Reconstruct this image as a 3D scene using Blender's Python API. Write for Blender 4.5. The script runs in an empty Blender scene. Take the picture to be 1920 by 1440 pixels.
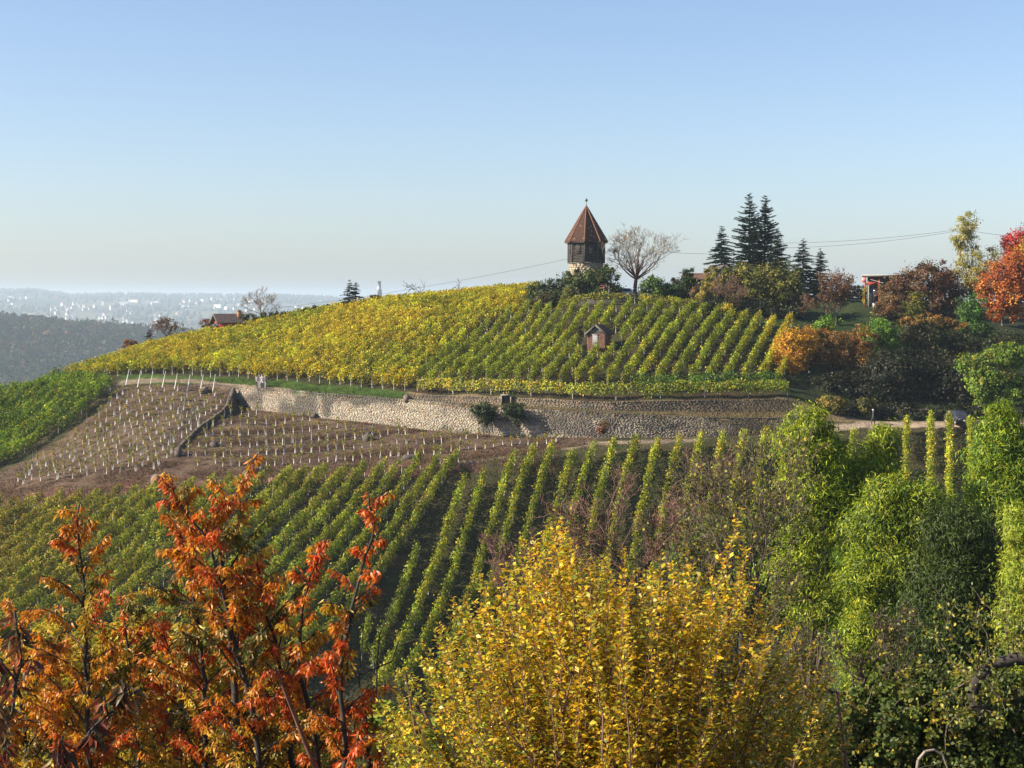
import bpy, math
import numpy as np

# ------------------------------------------------------------------ camera, sky, sun, exposure
SC = bpy.context.scene
COL = SC.collection
CZ = 100.0                       # camera height above the far valley floor
FPX = 3000.0                     # focal length in pixels of the 1920 px wide photograph
PITCH = math.atan(160.0 / FPX)   # the horizon lies at row 560
SUN_EL = math.radians(32.0)
SUN_AZ = math.radians(260.0)     # clockwise from +Y: low sun from the left, slightly behind the camera

cam_d = bpy.data.cameras.new('camera')
cam_d.sensor_width = 36.0
cam_d.lens = 36.0 * FPX / 1920.0
cam_d.clip_start = 0.1
cam_d.clip_end = 40000.0
cam = bpy.data.objects.new('camera', cam_d)
cam.location = (0, 0, CZ)
cam.rotation_euler = (math.pi / 2 - PITCH, 0, 0)
COL.objects.link(cam)
SC.camera = cam

world = bpy.data.worlds.new('World')
SC.world = world
world.use_nodes = True
wn = world.node_tree
bgn = wn.nodes['Background']
sky = wn.nodes.new('ShaderNodeTexSky')
sky.sky_type = 'NISHITA'
sky.sun_disc = False
sky.sun_elevation = SUN_EL
sky.sun_rotation = SUN_AZ
sky.altitude = 350
sky.air_density = 0.92
sky.dust_density = 1.4
sky.ozone_density = 2.9
wb = wn.nodes.new('ShaderNodeMix'); wb.data_type = 'RGBA'; wb.blend_type = 'MULTIPLY'; wb.inputs[0].default_value = 1.0
wb.inputs[7].default_value = (1.03, .985, 1.0, 1)      # the camera's white balance
wn.links.new(sky.outputs[0], wb.inputs[6]); wn.links.new(wb.outputs[2], bgn.inputs[0])
bgn.inputs[1].default_value = 0.083

sun_d = bpy.data.lights.new('sun', 'SUN')
sun_d.energy = 5.0
sun_d.angle = math.radians(0.53)
sun_d.color = (1.0, 0.87, 0.68)
sun = bpy.data.objects.new('sun', sun_d)
sv = (math.sin(SUN_AZ) * math.cos(SUN_EL), math.cos(SUN_AZ) * math.cos(SUN_EL), math.sin(SUN_EL))
from mathutils import Vector, Matrix
sun.rotation_euler = Vector(sv).to_track_quat('Z', 'Y').to_euler()
sun.location = (-60, -20, CZ + 60)
COL.objects.link(sun)

SC.view_settings.view_transform = 'Standard'
SC.view_settings.look = 'None'
SC.view_settings.exposure = 1.15
SC.view_settings.gamma = 1.0
SC.cycles.max_bounces = 6
SC.cycles.diffuse_bounces = 2
SC.cycles.glossy_bounces = 2
SC.cycles.transmission_bounces = 4
SC.cycles.volume_bounces = 1
SC.cycles.sample_clamp_indirect = 6.0
SC.cycles.use_denoising = True

RNG = np.random.default_rng(7)

# ------------------------------------------------------------------ pixel <-> place
CP, SP = math.cos(PITCH), math.sin(PITCH)
def pix(px, py, Y):
    """the point at depth Y (metres along +Y) seen at pixel px, py of the 1920x1440 photograph"""
    u = (np.asarray(px, float) - 960.0) / FPX
    v = (np.asarray(py, float) - 720.0) / FPX
    dy = CP - v * SP
    dz = -SP - v * CP
    t = np.asarray(Y, float) / dy
    return np.stack([u * t, dy * t, dz * t + CZ], -1)
def proj(P):
    P = np.asarray(P, float)
    x, y, z = P[..., 0], P[..., 1], P[..., 2] - CZ
    d = y * CP - z * SP
    up = y * SP + z * CP
    return 960.0 + FPX * x / d, 720.0 - FPX * up / d

def smooth(a, b, x):
    t = np.clip((np.asarray(x, float) - a) / (b - a), 0, 1)
    return t * t * (3 - 2 * t)

class TPS:
    def __init__(s, pts, lam=0.5):
        p = np.asarray(pts, float)
        s.xy, z = p[:, :2], p[:, 2]
        n = len(z)
        K = s.k(s.xy, s.xy) + lam * np.eye(n) * 10
        A = np.zeros((n + 3, n + 3))
        A[:n, :n] = K
        A[:n, n] = 1; A[:n, n + 1:] = s.xy
        A[n, :n] = 1; A[n + 1:, :n] = s.xy.T
        s.w = np.linalg.solve(A, np.concatenate([z, np.zeros(3)]))
    @staticmethod
    def k(a, b):
        d2 = ((a[:, None, :] - b[None, :, :]) ** 2).sum(-1)
        return 0.5 * d2 * np.log(d2 + 1e-9)
    def __call__(s, x, y):
        x, y = np.broadcast_arrays(np.asarray(x, float), np.asarray(y, float))
        q = np.stack([x.ravel(), y.ravel()], -1)
        out = np.empty(len(q))
        for i in range(0, len(q), 20000):
            c = q[i:i + 20000]
            out[i:i + 20000] = s.k(c, s.xy) @ s.w[:len(s.xy)] + s.w[len(s.xy)] + c @ s.w[len(s.xy) + 1:]
        return out.reshape(x.shape)

def pxpts(lst):
    a = np.array(lst, float)
    return pix(a[:, 0], a[:, 1], a[:, 2])

# ------------------------------------------------------------------ the hill: terrain function
# top edge of the long dry-stone wall (pixel column, row, depth); left of 440 there is no wall
WTOP = [(60, 745, 206), (200, 728, 205.5), (300, 721, 205), (400, 722, 203.5), (440, 727, 201.5), (520, 731, 197), (600, 738, 193), (700, 745, 188.5),
        (800, 754, 184.2), (900, 763, 180.6), (1000, 770, 178), (1100, 774, 176), (1150, 776, 175.4), (1300, 784, 175.4), (1400, 786, 176), (1500, 784, 177.2),
        (1560, 789, 178), (1700, 790, 179), (1900, 790, 179)]
wt = pxpts(WTOP)
WX = np.concatenate([[-200], wt[:, 0], [200]])
WYv = np.concatenate([[207], wt[:, 1], [179]])
WZv = np.concatenate([[wt[0, 2] - 6], wt[:, 2], [wt[-1, 2]]])
def wall_y(x): return np.interp(x, WX, WYv)
def wall_ztop(x): return np.interp(x, WX, WZv)
XW0 = float(pix(438, 727, 201.5)[0])
XW1 = float(pix(1515, 784, 177.2)[0])
_wh = [(438, 0.0), (442, 2.0), (470, 2.5), (600, 2.9), (800, 3.2), (1000, 3.0), (1150, 2.6), (1300, 2.1), (1500, 1.6), (1516, 0.0)]
WHX = np.array([pix(a, 760, np.interp(a, [w[0] for w in WTOP], [w[2] for w in WTOP]))[0] for a, h in _wh])
WHH = np.array([h for a, h in _wh])
def wall_h(x): return np.interp(x, WHX, WHH, left=0, right=0)
def wall2_y(x): return wall_y(x) + np.interp(x, [-45, -34, -11, 0, 32, 40], [1.5, 2.2, 3.2, 3.6, 3.0, 2.0])
XU0 = float(pix(765, 735, 188)[0])
XU1 = float(pix(1500, 755, 180)[0])
def wall2_h(x): return np.interp(x, [XU0 - .2, XU0 + .3, XU0 + 6, 4, 12, 30, XU1, XU1 + .5], [0, .8, 1.1, 1.0, 1.2, 1.5, 1.4, 0])

tpsC = TPS(list(pxpts([
    (400, 712, 206), (500, 717, 201), (600, 724, 197), (700, 731, 192.5), (780, 737, 189), (900, 742, 184.6), (1000, 746, 182), (1200, 748, 179.5), (1400, 748, 179.6), (1480, 748, 180.3),
    (700, 645, 212), (1000, 640, 205), (500, 660, 222),
    (0, 735, 218), (100, 708, 226), (200, 683, 233), (430, 631, 238), (560, 611, 237), (700, 585, 236), (850, 570, 236), (1000, 556, 233),
    (1100, 575, 212), (1100, 562, 224), (1120, 660, 195), (1300, 588, 211), (1450, 605, 207), (1480, 680, 192),
    (1200, 562, 224), (1400, 562, 228), (1250, 572, 215), (1600, 605, 214), (1640, 574, 226), (1700, 592, 215), (1860, 612, 213), (1900, 600, 222),
    (1600, 770, 183), (1800, 780, 182), (1920, 780, 182), (1700, 690, 193), (1900, 690, 193), (1580, 690, 191)])) +
    [np.array(p, float) + np.array([0, 0, CZ]) for p in [(-60, 272, -13), (-20, 285, -7), (20, 290, -3), (60, 290, -3), (100, 220, -2), (100, 290, -4), (-100, 240, -24), (-120, 215, -27), (-80, 300, -26), (0, 330, -12), (60, 330, -10), (-60, 330, -26)]])
tpsA = TPS(list(pxpts([
    (470, 768, 199), (600, 784, 191.5), (800, 809, 183), (1000, 821, 177), (1150, 822, 174.4), (1300, 822, 174), (1500, 812, 176), (1600, 800, 177), (1800, 800, 176), (1900, 800, 176),
    (230, 725, 204), (330, 722, 204), (0, 865, 187), (0, 780, 203), (100, 800, 196), (60, 850, 189),
    (20, 925, 168), (200, 906, 168), (330, 892, 168), (480, 890, 167.5), (640, 880, 167), (870, 870, 165.5), (1040, 846, 168), (1200, 836, 169), (1320, 836, 169.5),
    (300, 806, 186), (500, 812, 185), (700, 838, 176),
    (500, 1100, 140), (200, 1105, 140), (0, 1115, 140), (800, 1200, 140), (1000, 1275, 140), (1300, 1250, 140), (1600, 1190, 142), (1780, 1010, 155), (1900, 1150, 142), (1500, 960, 158)])) +
    [np.array(p, float) + np.array([0, 0, CZ]) for p in [(-60, 110, -32), (0, 105, -39), (40, 108, -38), (-30, 102, -37), (90, 112, -35), (-110, 150, -30), (-110, 190, -26), (110, 150, -24), (110, 172, -14)]])

# the little side wall (wing) that steps down to the right of the planted mound
WING = pxpts([(440, 733, 200.9), (414, 768, 194.5), (385, 795, 188.5), (338, 846, 178.5)])
def wing_d(x, y):
    """signed distance to the wing line (positive right of it) and fraction along it"""
    P = WING[:, :2]
    best = np.full(np.shape(x), 1e9); sgn = np.zeros(np.shape(x)); frac = np.zeros(np.shape(x))
    n = len(P) - 1
    for i in range(n):
        a, b = P[i], P[i + 1]
        d = b - a; L = math.hypot(*d)
        t = np.clip(((x - a[0]) * d[0] + (y - a[1]) * d[1]) / L ** 2, 0, 1)
        qx, qy = a[0] + t * d[0], a[1] + t * d[1]
        dist = np.hypot(x - qx, y - qy)
        cr = d[0] * (y - a[1]) - d[1] * (x - a[0])
        m = dist < best
        best = np.where(m, dist, best); sgn = np.where(m, np.sign(cr), sgn); frac = np.where(m, (i + t) / n, frac)
    return best * sgn, frac
def zA(x, y):
    z = tpsA(x, y)
    d, f = wing_d(x, y)
    h = np.interp(f, [0, .15, .35, 1], [1.0, 1.1, .8, .25])
    # raised on the left of the wing, lowered on its right, fading away from it
    fade = np.exp(-np.abs(d) / 5.0)
    z = z + np.where(d < 0, .26, -.22) * h * fade * np.where(f >= 1, 0, 1) * smooth(0, .25, np.abs(d))
    e = wall_ztop(x) - wall_h(x) - tpsA(x, wall_y(x))
    z = z + e * np.exp(-((wall_y(x) - y) / 3.2) ** 2)
    # gentle contour terracing of the young plantation
    return z
def ground(x, y):
    x, y = np.broadcast_arrays(np.asarray(x, float), np.asarray(y, float))
    x = x.astype(float); y = y.astype(float)
    W = wall_y(x); W2 = wall2_y(x)
    zc = tpsC(x, np.maximum(y, W2))
    led = tpsC(x, W2) - wall2_h(x)
    t = np.clip((y - W) / (W2 - W), 0, 1)
    zb = wall_ztop(x) * (1 - t) + led * t
    za = zA(x, np.minimum(np.maximum(y, 105.0), W))
    z105 = zA(x, np.full_like(x, 105.0))
    near = CZ - 2.0 + (z105 - CZ + 2.0) * np.clip(y / 105.0, 0, 1) ** 1.05
    za = np.where(y < 105.0, near, za)
    return np.where(y <= W, za, np.where(y < W2, zb, zc))
def gz(x, y): return float(ground(np.array([x]), np.array([y]))[0])
_HY = np.arange(70, 300, .25)
def hit(px, py):
    P = pix(px, py, _HY)
    g = ground(P[:, 0], P[:, 1])
    k = np.nonzero(P[:, 2] <= g)[0]
    i = k[0] if len(k) else len(_HY) - 1
    p = P[i].copy(); p[2] = g[i]
    return p

def inside(poly, x, y):
    poly = np.asarray(poly, float)
    r = np.zeros(np.shape(x), bool)
    j = len(poly) - 1
    for i in range(len(poly)):
        xi, yi = poly[i]; xj, yj = poly[j]
        c = ((yi > y) != (yj > y)) & (x < (xj - xi) * (y - yi) / (yj - yi + 1e-12) + xi)
        r ^= c
        j = i
    return r

def vnoise(x, y, seed=0):
    """cheap smooth value noise 0..1"""
    r = np.random.default_rng(seed)
    T = r.random((64, 64))
    xi = np.floor(x).astype(int); yi = np.floor(y).astype(int)
    fx = x - xi; fy = y - yi
    fx = fx * fx * (3 - 2 * fx); fy = fy * fy * (3 - 2 * fy)
    g = lambda a, b: T[a % 64, b % 64]
    return (g(xi, yi) * (1 - fx) + g(xi + 1, yi) * fx) * (1 - fy) + (g(xi, yi + 1) * (1 - fx) + g(xi + 1, yi + 1) * fx) * fy

# ------------------------------------------------------------------ mesh helpers
def mesh_np(name, V, faces, col=None, smooth_=False):
    """faces: list of (n,k) index arrays; col: per-vertex rgb"""
    V = np.asarray(V, np.float32).reshape(-1, 3)
    faces = [np.asarray(f, np.int32) for f in faces if len(f)]
    me = bpy.data.meshes.new(name)
    me.vertices.add(len(V))
    me.vertices.foreach_set('co', V.ravel())
    nl = sum(f.size for f in faces); nf = sum(len(f) for f in faces)
    me.loops.add(nl)
    me.loops.foreach_set('vertex_index', np.concatenate([f.ravel() for f in faces]))
    me.polygons.add(nf)
    starts, off = [], 0
    for f in faces:
        starts.append(off + np.arange(len(f)) * f.shape[1]); off += f.size
    me.polygons.foreach_set('loop_start', np.concatenate(starts).astype(np.int32))
    me.update(calc_edges=True)
    if col is not None:
        a = me.color_attributes.new('Col', 'FLOAT_COLOR', 'POINT')
        c = np.ones((len(V), 4), np.float32); c[:, :3] = col
        a.data.foreach_set('color', c.ravel())
    if smooth_:
        me.polygons.foreach_set('use_smooth', np.ones(nf, bool))
    return me
def link(name, me, mat=None, parent=None, loc=None):
    o = bpy.data.objects.new(name, me)
    COL.objects.link(o)
    if mat is not None and me is not None and len(me.materials) == 0:
        for m in (mat if isinstance(mat, (list, tuple)) else [mat]): me.materials.append(m)
    if loc is not None: o.location = loc
    if parent is not None: o.parent = parent
    return o
def tag(o, label=None, cat=None, group=None, kind=None):
    if label: o['label'] = label
    if cat: o['category'] = cat
    if group: o['group'] = group
    if kind: o['kind'] = kind
    return o
def empty(name, loc, label, cat, group=None, rz=0):
    o = bpy.data.objects.new(name, None)
    COL.objects.link(o)
    o.empty_display_size = .3
    o.location = [float(v) for v in loc]; o.rotation_euler = (0, 0, rz)
    return tag(o, label, cat, group)
def norm(v): return v / (np.linalg.norm(v, axis=-1, keepdims=True) + 1e-12)

class MB:
    """collects vertices, faces and colours for ONE mesh"""
    def __init__(s): s.V, s.F, s.C, s.n = [], [], [], 0
    def add(s, V, faces, col=None):
        V = np.asarray(V, float).reshape(-1, 3)
        for f in faces:
            f = np.asarray(f, int)
            if len(f): s.F.append(f + s.n)
        s.V.append(V)
        c = np.ones((len(V), 3)) * .5 if col is None else np.broadcast_to(np.asarray(col, float), (len(V), 3))
        s.C.append(c); s.n += len(V)
        return s
    def box(s, lo, hi, col=None, M=None):
        x0, y0, z0 = lo; x1, y1, z1 = hi
        V = np.array([(x0, y0, z0), (x1, y0, z0), (x1, y1, z0), (x0, y1, z0), (x0, y0, z1), (x1, y0, z1), (x1, y1, z1), (x0, y1, z1)], float)
        if M is not None: V = V @ M[:3, :3].T + M[:3, 3]
        return s.add(V, [BOXF], col)
    def prism(s, p0, p1, r0, r1, k=6, col=None):
        V, F = prisms(np.array([p0], float), np.array([p1], float), np.array([r0]), np.array([r1]), k)
        return s.add(V, [F, [list(range(k))[::-1]], [list(range(k, 2 * k))]], col)
    def mesh(s, name, smooth_=False, org=None):
        V = np.concatenate(s.V)
        if org is not None: V = V - np.asarray(org)
        by = {}
        for f in s.F: by.setdefault(f.shape[1], []).append(f)
        return mesh_np(name, V, [np.concatenate(v) for v in by.values()], np.concatenate(s.C), smooth_)
    def build(s, name, mat, parent=None, smooth_=False, org=None):
        return link(name, s.mesh(name, smooth_, org), mat, parent)
BOXF = np.array([(3, 2, 1, 0), (4, 5, 6, 7), (0, 1, 5, 4), (1, 2, 6, 5), (2, 3, 7, 6), (3, 0, 4, 7)])

def prisms(P0, P1, R0, R1, k=4):
    """many tapered tubes at once"""
    P0 = np.asarray(P0, float); P1 = np.asarray(P1, float); n = len(P0)
    D = norm(P1 - P0)
    ref = np.where(np.abs(D[:, 2:3]) < .9, np.array([[0, 0, 1.0]]), np.array([[1.0, 0, 0]]))
    A = norm(np.cross(D, ref)); B = np.cross(D, A)
    a = np.arange(k) * 2 * math.pi / k
    ring = np.cos(a)[None, :, None] * A[:, None, :] + np.sin(a)[None, :, None] * B[:, None, :]
    V = np.concatenate([P0[:, None, :] + ring * np.asarray(R0, float)[:, None, None], P1[:, None, :] + ring * np.asarray(R1, float)[:, None, None]], 1).reshape(-1, 3)
    i = np.arange(k); j = (i + 1) % k
    f = np.stack([i, i + k, j + k, j], -1)
    F = (np.arange(n)[:, None, None] * 2 * k + f[None]).reshape(-1, 4)
    return V, F

def kites(C, D, N, L, W, fold=.15):
    """leaf quads: base C, direction D, normal N, length L, half width W"""
    n = len(C)
    D = norm(D); S = norm(np.cross(D, N)); N = np.cross(S, D)
    L = np.broadcast_to(np.asarray(L, float), (n,))[:, None]; W = np.broadcast_to(np.asarray(W, float), (n,))[:, None]
    mid = C + D * L * .45
    V = np.stack([C, mid + S * W + N * W * fold * 2, C + D * L, mid - S * W + N * W * fold * 2], 1).reshape(-1, 3)
    F = np.arange(n * 4).reshape(n, 4)
    return V, F
def tris(C, D, N, L, W):
    """leaf triangles for foliage that is only a few pixels per leaf"""
    n = len(C)
    D = norm(D); S = norm(np.cross(D, N))
    L = np.broadcast_to(np.asarray(L, float), (n,))[:, None]; W = np.broadcast_to(np.asarray(W, float), (n,))[:, None]
    V = np.stack([C + S * W, C - S * W * .8, C + D * L], 1).reshape(-1, 3)
    return V, np.arange(n * 3).reshape(n, 3)
def leaves6(C, D, N, L, W, droop=.35):
    """larger leaves with a folded midrib and a curved blade (8 vertices, 6 faces)"""
    n = len(C)
    D = norm(D); S = norm(np.cross(D, N)); N = np.cross(S, D)
    L = np.broadcast_to(np.asarray(L, float), (n,))[:, None]; W = np.broadcast_to(np.asarray(W, float), (n,))[:, None]
    q = lambda t, h: C + D * L * t - N * L * droop * h
    m1, m2, tip = q(.36, .10), q(.72, .45), q(1.0, 1.0)
    V = np.stack([C, m1 + S * W + N * W * .35, m1, m1 - S * W + N * W * .35, m2 + S * W * .72 + N * W * .25, m2, m2 - S * W * .72 + N * W * .25, tip], 1).reshape(-1, 3)
    b = np.arange(n)[:, None] * 8
    T = np.concatenate([b + np.array([[0, 1, 2]]), b + np.array([[0, 2, 3]]), b + np.array([[4, 7, 5]]), b + np.array([[5, 7, 6]])])
    Q = np.concatenate([b + np.array([[1, 4, 5, 2]]), b + np.array([[2, 5, 6, 3]])])
    return V, T, Q

def rnd_unit(n, rng=None):
    r = (rng or RNG).normal(size=(n, 3)); return norm(r)
def palette(pal, n, rng=None, jit=.18):
    rng = rng or RNG
    cols = np.array([p[:3] for p in pal], float); w = np.array([p[3] for p in pal], float)
    c = cols[rng.choice(len(pal), n, p=w / w.sum())]
    return np.clip(c * (1 + rng.normal(0, jit, (n, 1))) * (1 + rng.normal(0, jit * .35, (n, 3))), .003, .9)

# ------------------------------------------------------------------ materials
def new_mat(name):
    m = bpy.data.materials.new(name); m.use_nodes = True
    nt = m.node_tree; nt.nodes.clear()
    out = nt.nodes.new('ShaderNodeOutputMaterial')
    return m, nt, out
def leaf_mat(name, trans=.35, rough=.5, gloss=.06):
    m, nt, out = new_mat(name)
    at = nt.nodes.new('ShaderNodeAttribute'); at.attribute_name = 'Col'
    df = nt.nodes.new('ShaderNodeBsdfDiffuse'); tr = nt.nodes.new('ShaderNodeBsdfTranslucent'); gl = nt.nodes.new('ShaderNodeBsdfGlossy')
    gl.inputs['Roughness'].default_value = rough
    gl.inputs['Color'].default_value = (.9, .9, .85, 1)
    m1 = nt.nodes.new('ShaderNodeMixShader'); m1.inputs[0].default_value = trans
    m2 = nt.nodes.new('ShaderNodeMixShader'); m2.inputs[0].default_value = gloss
    L = nt.links.new
    L(at.outputs['Color'], df.inputs['Color']); L(at.outputs['Color'], tr.inputs['Color'])
    L(df.outputs[0], m1.inputs[1]); L(tr.outputs[0], m1.inputs[2])
    L(m1.outputs[0], m2.inputs[1]); L(gl.outputs[0], m2.inputs[2]); L(m2.outputs[0], out.inputs[0])
    return m
def noise_mat(name, c0, c1, scale=3.0, rough=.85, bump=.0, bscale=None, use_col=False, detail=6.0, metallic=0.0):
    """two-tone noise colour (times the per-piece colour when use_col) with fine relief"""
    m, nt, out = new_mat(name)
    L = nt.links.new
    bs = nt.nodes.new('ShaderNodeBsdfPrincipled')
    bs.inputs['Roughness'].default_value = rough
    bs.inputs['Metallic'].default_value = metallic
    tc = nt.nodes.new('ShaderNodeTexCoord')
    nz = nt.nodes.new('ShaderNodeTexNoise'); nz.inputs['Scale'].default_value = scale; nz.inputs['Detail'].default_value = detail
    L(tc.outputs['Object'], nz.inputs['Vector'])
    rp = nt.nodes.new('ShaderNodeValToRGB')
    rp.color_ramp.elements[0].position = .32; rp.color_ramp.elements[1].position = .68
    rp.color_ramp.elements[0].color = (*c0, 1); rp.color_ramp.elements[1].color = (*c1, 1)
    L(nz.outputs['Fac'], rp.inputs[0])
    if use_col:
        at = nt.nodes.new('ShaderNodeAttribute'); at.attribute_name = 'Col'
        mx = nt.nodes.new('ShaderNodeMix'); mx.data_type = 'RGBA'; mx.blend_type = 'MULTIPLY'; mx.inputs[0].default_value = 1.0
        L(rp.outputs[0], mx.inputs[6]); L(at.outputs['Color'], mx.inputs[7]); L(mx.outputs[2], bs.inputs['Base Color'])
    else:
        L(rp.outputs[0], bs.inputs['Base Color'])
    if bump:
        n2 = nt.nodes.new('ShaderNodeTexNoise'); n2.inputs['Scale'].default_value = bscale or scale * 4; n2.inputs['Detail'].default_value = 8
        L(tc.outputs['Object'], n2.inputs['Vector'])
        b = nt.nodes.new('ShaderNodeBump'); b.inputs['Strength'].default_value = bump; b.inputs['Distance'].default_value = .03
        L(n2.outputs['Fac'], b.inputs['Height']); L(b.outputs[0], bs.inputs['Normal'])
    L(bs.outputs[0], out.inputs[0])
    return m
M = {}
M['leaf'] = leaf_mat('vine_leaf', .33, .55, .02)
M['leaf_dull'] = leaf_mat('dull_foliage', .25, .6, .012)
M['leaf_gloss'] = leaf_mat('near_leaf', .48, .45, .032)
M['needle'] = leaf_mat('conifer_needles', .12, .6, .012)
M['bark'] = noise_mat('bark', (.035, .025, .02), (.11, .08, .06), 9, .9)
M['bark_red'] = noise_mat('reddish_bark', (.07, .03, .02), (.22, .10, .06), 7, .9)
M['bark_grey'] = noise_mat('grey_bark', (.10, .085, .075), (.24, .20, .17), 8, .9)
M['bark_dark'] = noise_mat('dark_bark', (.018, .015, .013), (.06, .05, .042), 9, .9)
M['twig_red'] = noise_mat('red_brown_twigs', (.09, .045, .033), (.22, .115, .085), 4, .8)
M['twig_grey'] = noise_mat('pale_twigs', (.14, .11, .09), (.30, .25, .20), 4, .8)
M['twig_olive'] = noise_mat('olive_twigs', (.055, .042, .026), (.14, .105, .07), 4, .8)
M['stone'] = noise_mat('dry_stone', (.55, .55, .55), (1.0, 1.0, 1.0), 5, .95, .4, 25, use_col=True)
M['joint'] = noise_mat('shadowed_joint_soil', (.05, .042, .032), (.11, .095, .075), 4, .95)
M['steel'] = noise_mat('galvanised_steel', (.30, .31, .32), (.46, .47, .48), 6, .5, metallic=.3)
M['white_tube'] = noise_mat('white_guard', (.62, .62, .58), (.78, .78, .74), 5, .6)
M['white_paint'] = noise_mat('white_paint', (.70, .70, .68), (.82, .82, .80), 4, .6)
M['col'] = noise_mat('painted_piece', (.85, .85, .85), (1, 1, 1), 6, .8, use_col=True)
M['rock'] = noise_mat('rock', (.55, .55, .55), (1, 1, 1), 3, .95, .5, 12, use_col=True)

# ------------------------------------------------------------------ ground
def ground_mat(name, rough=.95):
    m, nt, out = new_mat(name)
    L = nt.links.new
    bs = nt.nodes.new('ShaderNodeBsdfPrincipled'); bs.inputs['Roughness'].default_value = rough
    bs.inputs['Specular IOR Level'].default_value = .15
    tc = nt.nodes.new('ShaderNodeTexCoord')
    at = nt.nodes.new('ShaderNodeAttribute'); at.attribute_name = 'Col'
    n1 = nt.nodes.new('ShaderNodeTexNoise'); n1.inputs['Scale'].default_value = .7; n1.inputs['Detail'].default_value = 10; n1.inputs['Roughness'].default_value = .7
    n2 = nt.nodes.new('ShaderNodeTexNoise'); n2.inputs['Scale'].default_value = 4.5; n2.inputs['Detail'].default_value = 8
    L(tc.outputs['Object'], n1.inputs['Vector']); L(tc.outputs['Object'], n2.inputs['Vector'])
    r1 = nt.nodes.new('ShaderNodeValToRGB')
    r1.color_ramp.elements[0].position = .33; r1.color_ramp.elements[1].position = .67
    r1.color_ramp.elements[0].color = (.5, .47, .45, 1); r1.color_ramp.elements[1].color = (1.35, 1.3, 1.25, 1)
    L(n1.outputs['Fac'], r1.inputs[0])
    mx = nt.nodes.new('ShaderNodeMix'); mx.data_type = 'RGBA'; mx.blend_type = 'MULTIPLY'; mx.inputs[0].default_value = 1
    L(at.outputs['Color'], mx.inputs[6]); L(r1.outputs[0], mx.inputs[7])
    L(mx.outputs[2], bs.inputs['Base Color'])
    b = nt.nodes.new('ShaderNodeBump'); b.inputs['Strength'].default_value = .9; b.inputs['Distance'].default_value = .25
    L(n2.outputs['Fac'], b.inputs['Height']); L(b.outputs[0], bs.inputs['Normal'])
    L(bs.outputs[0], out.inputs[0])
    return m
M['ground'] = ground_mat('hill_ground')

YOUNG = [(228, 722), (330, 712), (440, 728), (470, 760), (600, 776), (800, 800), (960, 812), (1130, 816), (1120, 832), (1040, 842), (870, 862), (640, 878), (480, 888), (330, 892), (200, 906), (0, 930), (0, 885), (60, 858), (130, 812), (205, 752)]
ROADL = [(225, 712), (300, 709), (360, 711), (440, 720), (545, 728), (545, 735), (440, 730), (360, 719), (300, 717), (225, 722)]
PATH = [(860, 866), (1000, 845), (1110, 828), (1320, 822), (1320, 828), (1110, 835), (1000, 852), (860, 872)]
ROADR = [(1480, 800), (1560, 795), (1620, 792), (1925, 792), (1925, 802), (1640, 801), (1560, 806), (1480, 812)]
GRASSL = [(225, 700), (400, 705), (560, 715), (770, 735), (770, 752), (600, 738), (440, 727), (225, 716)]
def ground_cols(P):
    px, py = proj(P)
    x, y = P[:, 0], P[:, 1]
    n = vnoise(x * .35, y * .35, 3); n2 = vnoise(x * 1.3, y * 1.3, 4)
    jx = px + (n2 - .5) * 8; jy = py + (n - .5) * 6
    c = np.empty((len(P), 3))
    c[:] = (.038, .046, .016)                      # vineyard floor: thin grass and litter
    c = c * (1 - .55 * n[:, None]) + np.array([.075, .05, .032]) * .55 * n[:, None]
    right = (px > 1470) & (y > wall2_y(x) - .3)
    up = (y > wall2_y(x) - .3)
    c[up] = np.array([.034, .040, .013]) * (1 - n[up, None]) + np.array([.048, .033, .019]) * n[up, None]  # soil colour darkened to stand for the shadows between the rows
    c[right] = np.array([.025, .036, .012]) * (.7 + .6 * n[right, None])
    led = (y > wall_y(x) - .2) & (y <= wall2_y(x)) & (px > 760)
    c[led] = np.array([.15, .12, .07]) * (.7 + .6 * n2[led, None])
    g = inside(GRASSL, jx, jy) & (y > wall_y(x) - 1)
    c[g] = np.array([.045, .085, .014]) * (.7 + .6 * n2[g, None])
    yg = inside(YOUNG, jx, jy) & (y < wall_y(x) + .4)
    soil = np.array([.125, .088, .060]) * (1 - n[:, None]) + np.array([.078, .052, .038]) * n[:, None]
    dry = np.array([.17, .13, .075])
    w = np.clip((n2 - .72) * 4, 0, .6)[:, None]
    soil = soil * (1 - w) + dry * w
    c[yg] = soil[yg]
    bank = (jx > 0) & (jx < 900) & ~yg & (y < 172) & (y > 163.5)
    c[bank] = np.array([.13, .07, .05]) * (.7 + .5 * n2[bank, None])
    r = (inside(ROADL, px, py) & (y > 195)) | (inside(PATH, px, py) & (y < wall_y(x)))
    c[r] = np.array([.20, .165, .12])
    r = inside(ROADR, px, py) & (y > 165) & (y < 190)
    c[r] = np.array([.33, .27, .21])
    lawn = (px > 1380) & (px < 1620) & (py > 590) & (py < 640) & (y > 195)
    c[lawn] = (.016, .036, .008)  # the shadow over the lawn is put into its colour
    nr = (y < 105)
    c[nr] = np.array([.05, .06, .02])
    top = (y > 222)
    c[top] = np.array([.03, .045, .013])
    return c
XS = np.concatenate([np.arange(-150, -75, 2.5), np.arange(-75, 78, .7), np.arange(78, 150, 2.5)])
def strip(name, Yrows):
    """Yrows: (rows, columns) depths"""
    X = np.broadcast_to(XS, Yrows.shape)
    Z = ground(X, Yrows)
    return X, Yrows, Z
fr = np.concatenate([np.linspace(-12, 100, 40), ])
rowsA = [np.full(len(XS), v) for v in fr]
WYs = wall_y(XS)
tt = np.linspace(0, 1, 135)[1:]
for t in tt: rowsA.append(100 + (WYs - 1e-4 - 100) * t)
YA = np.array(rowsA)
ZA = ground(np.broadcast_to(XS, YA.shape), YA)
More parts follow.
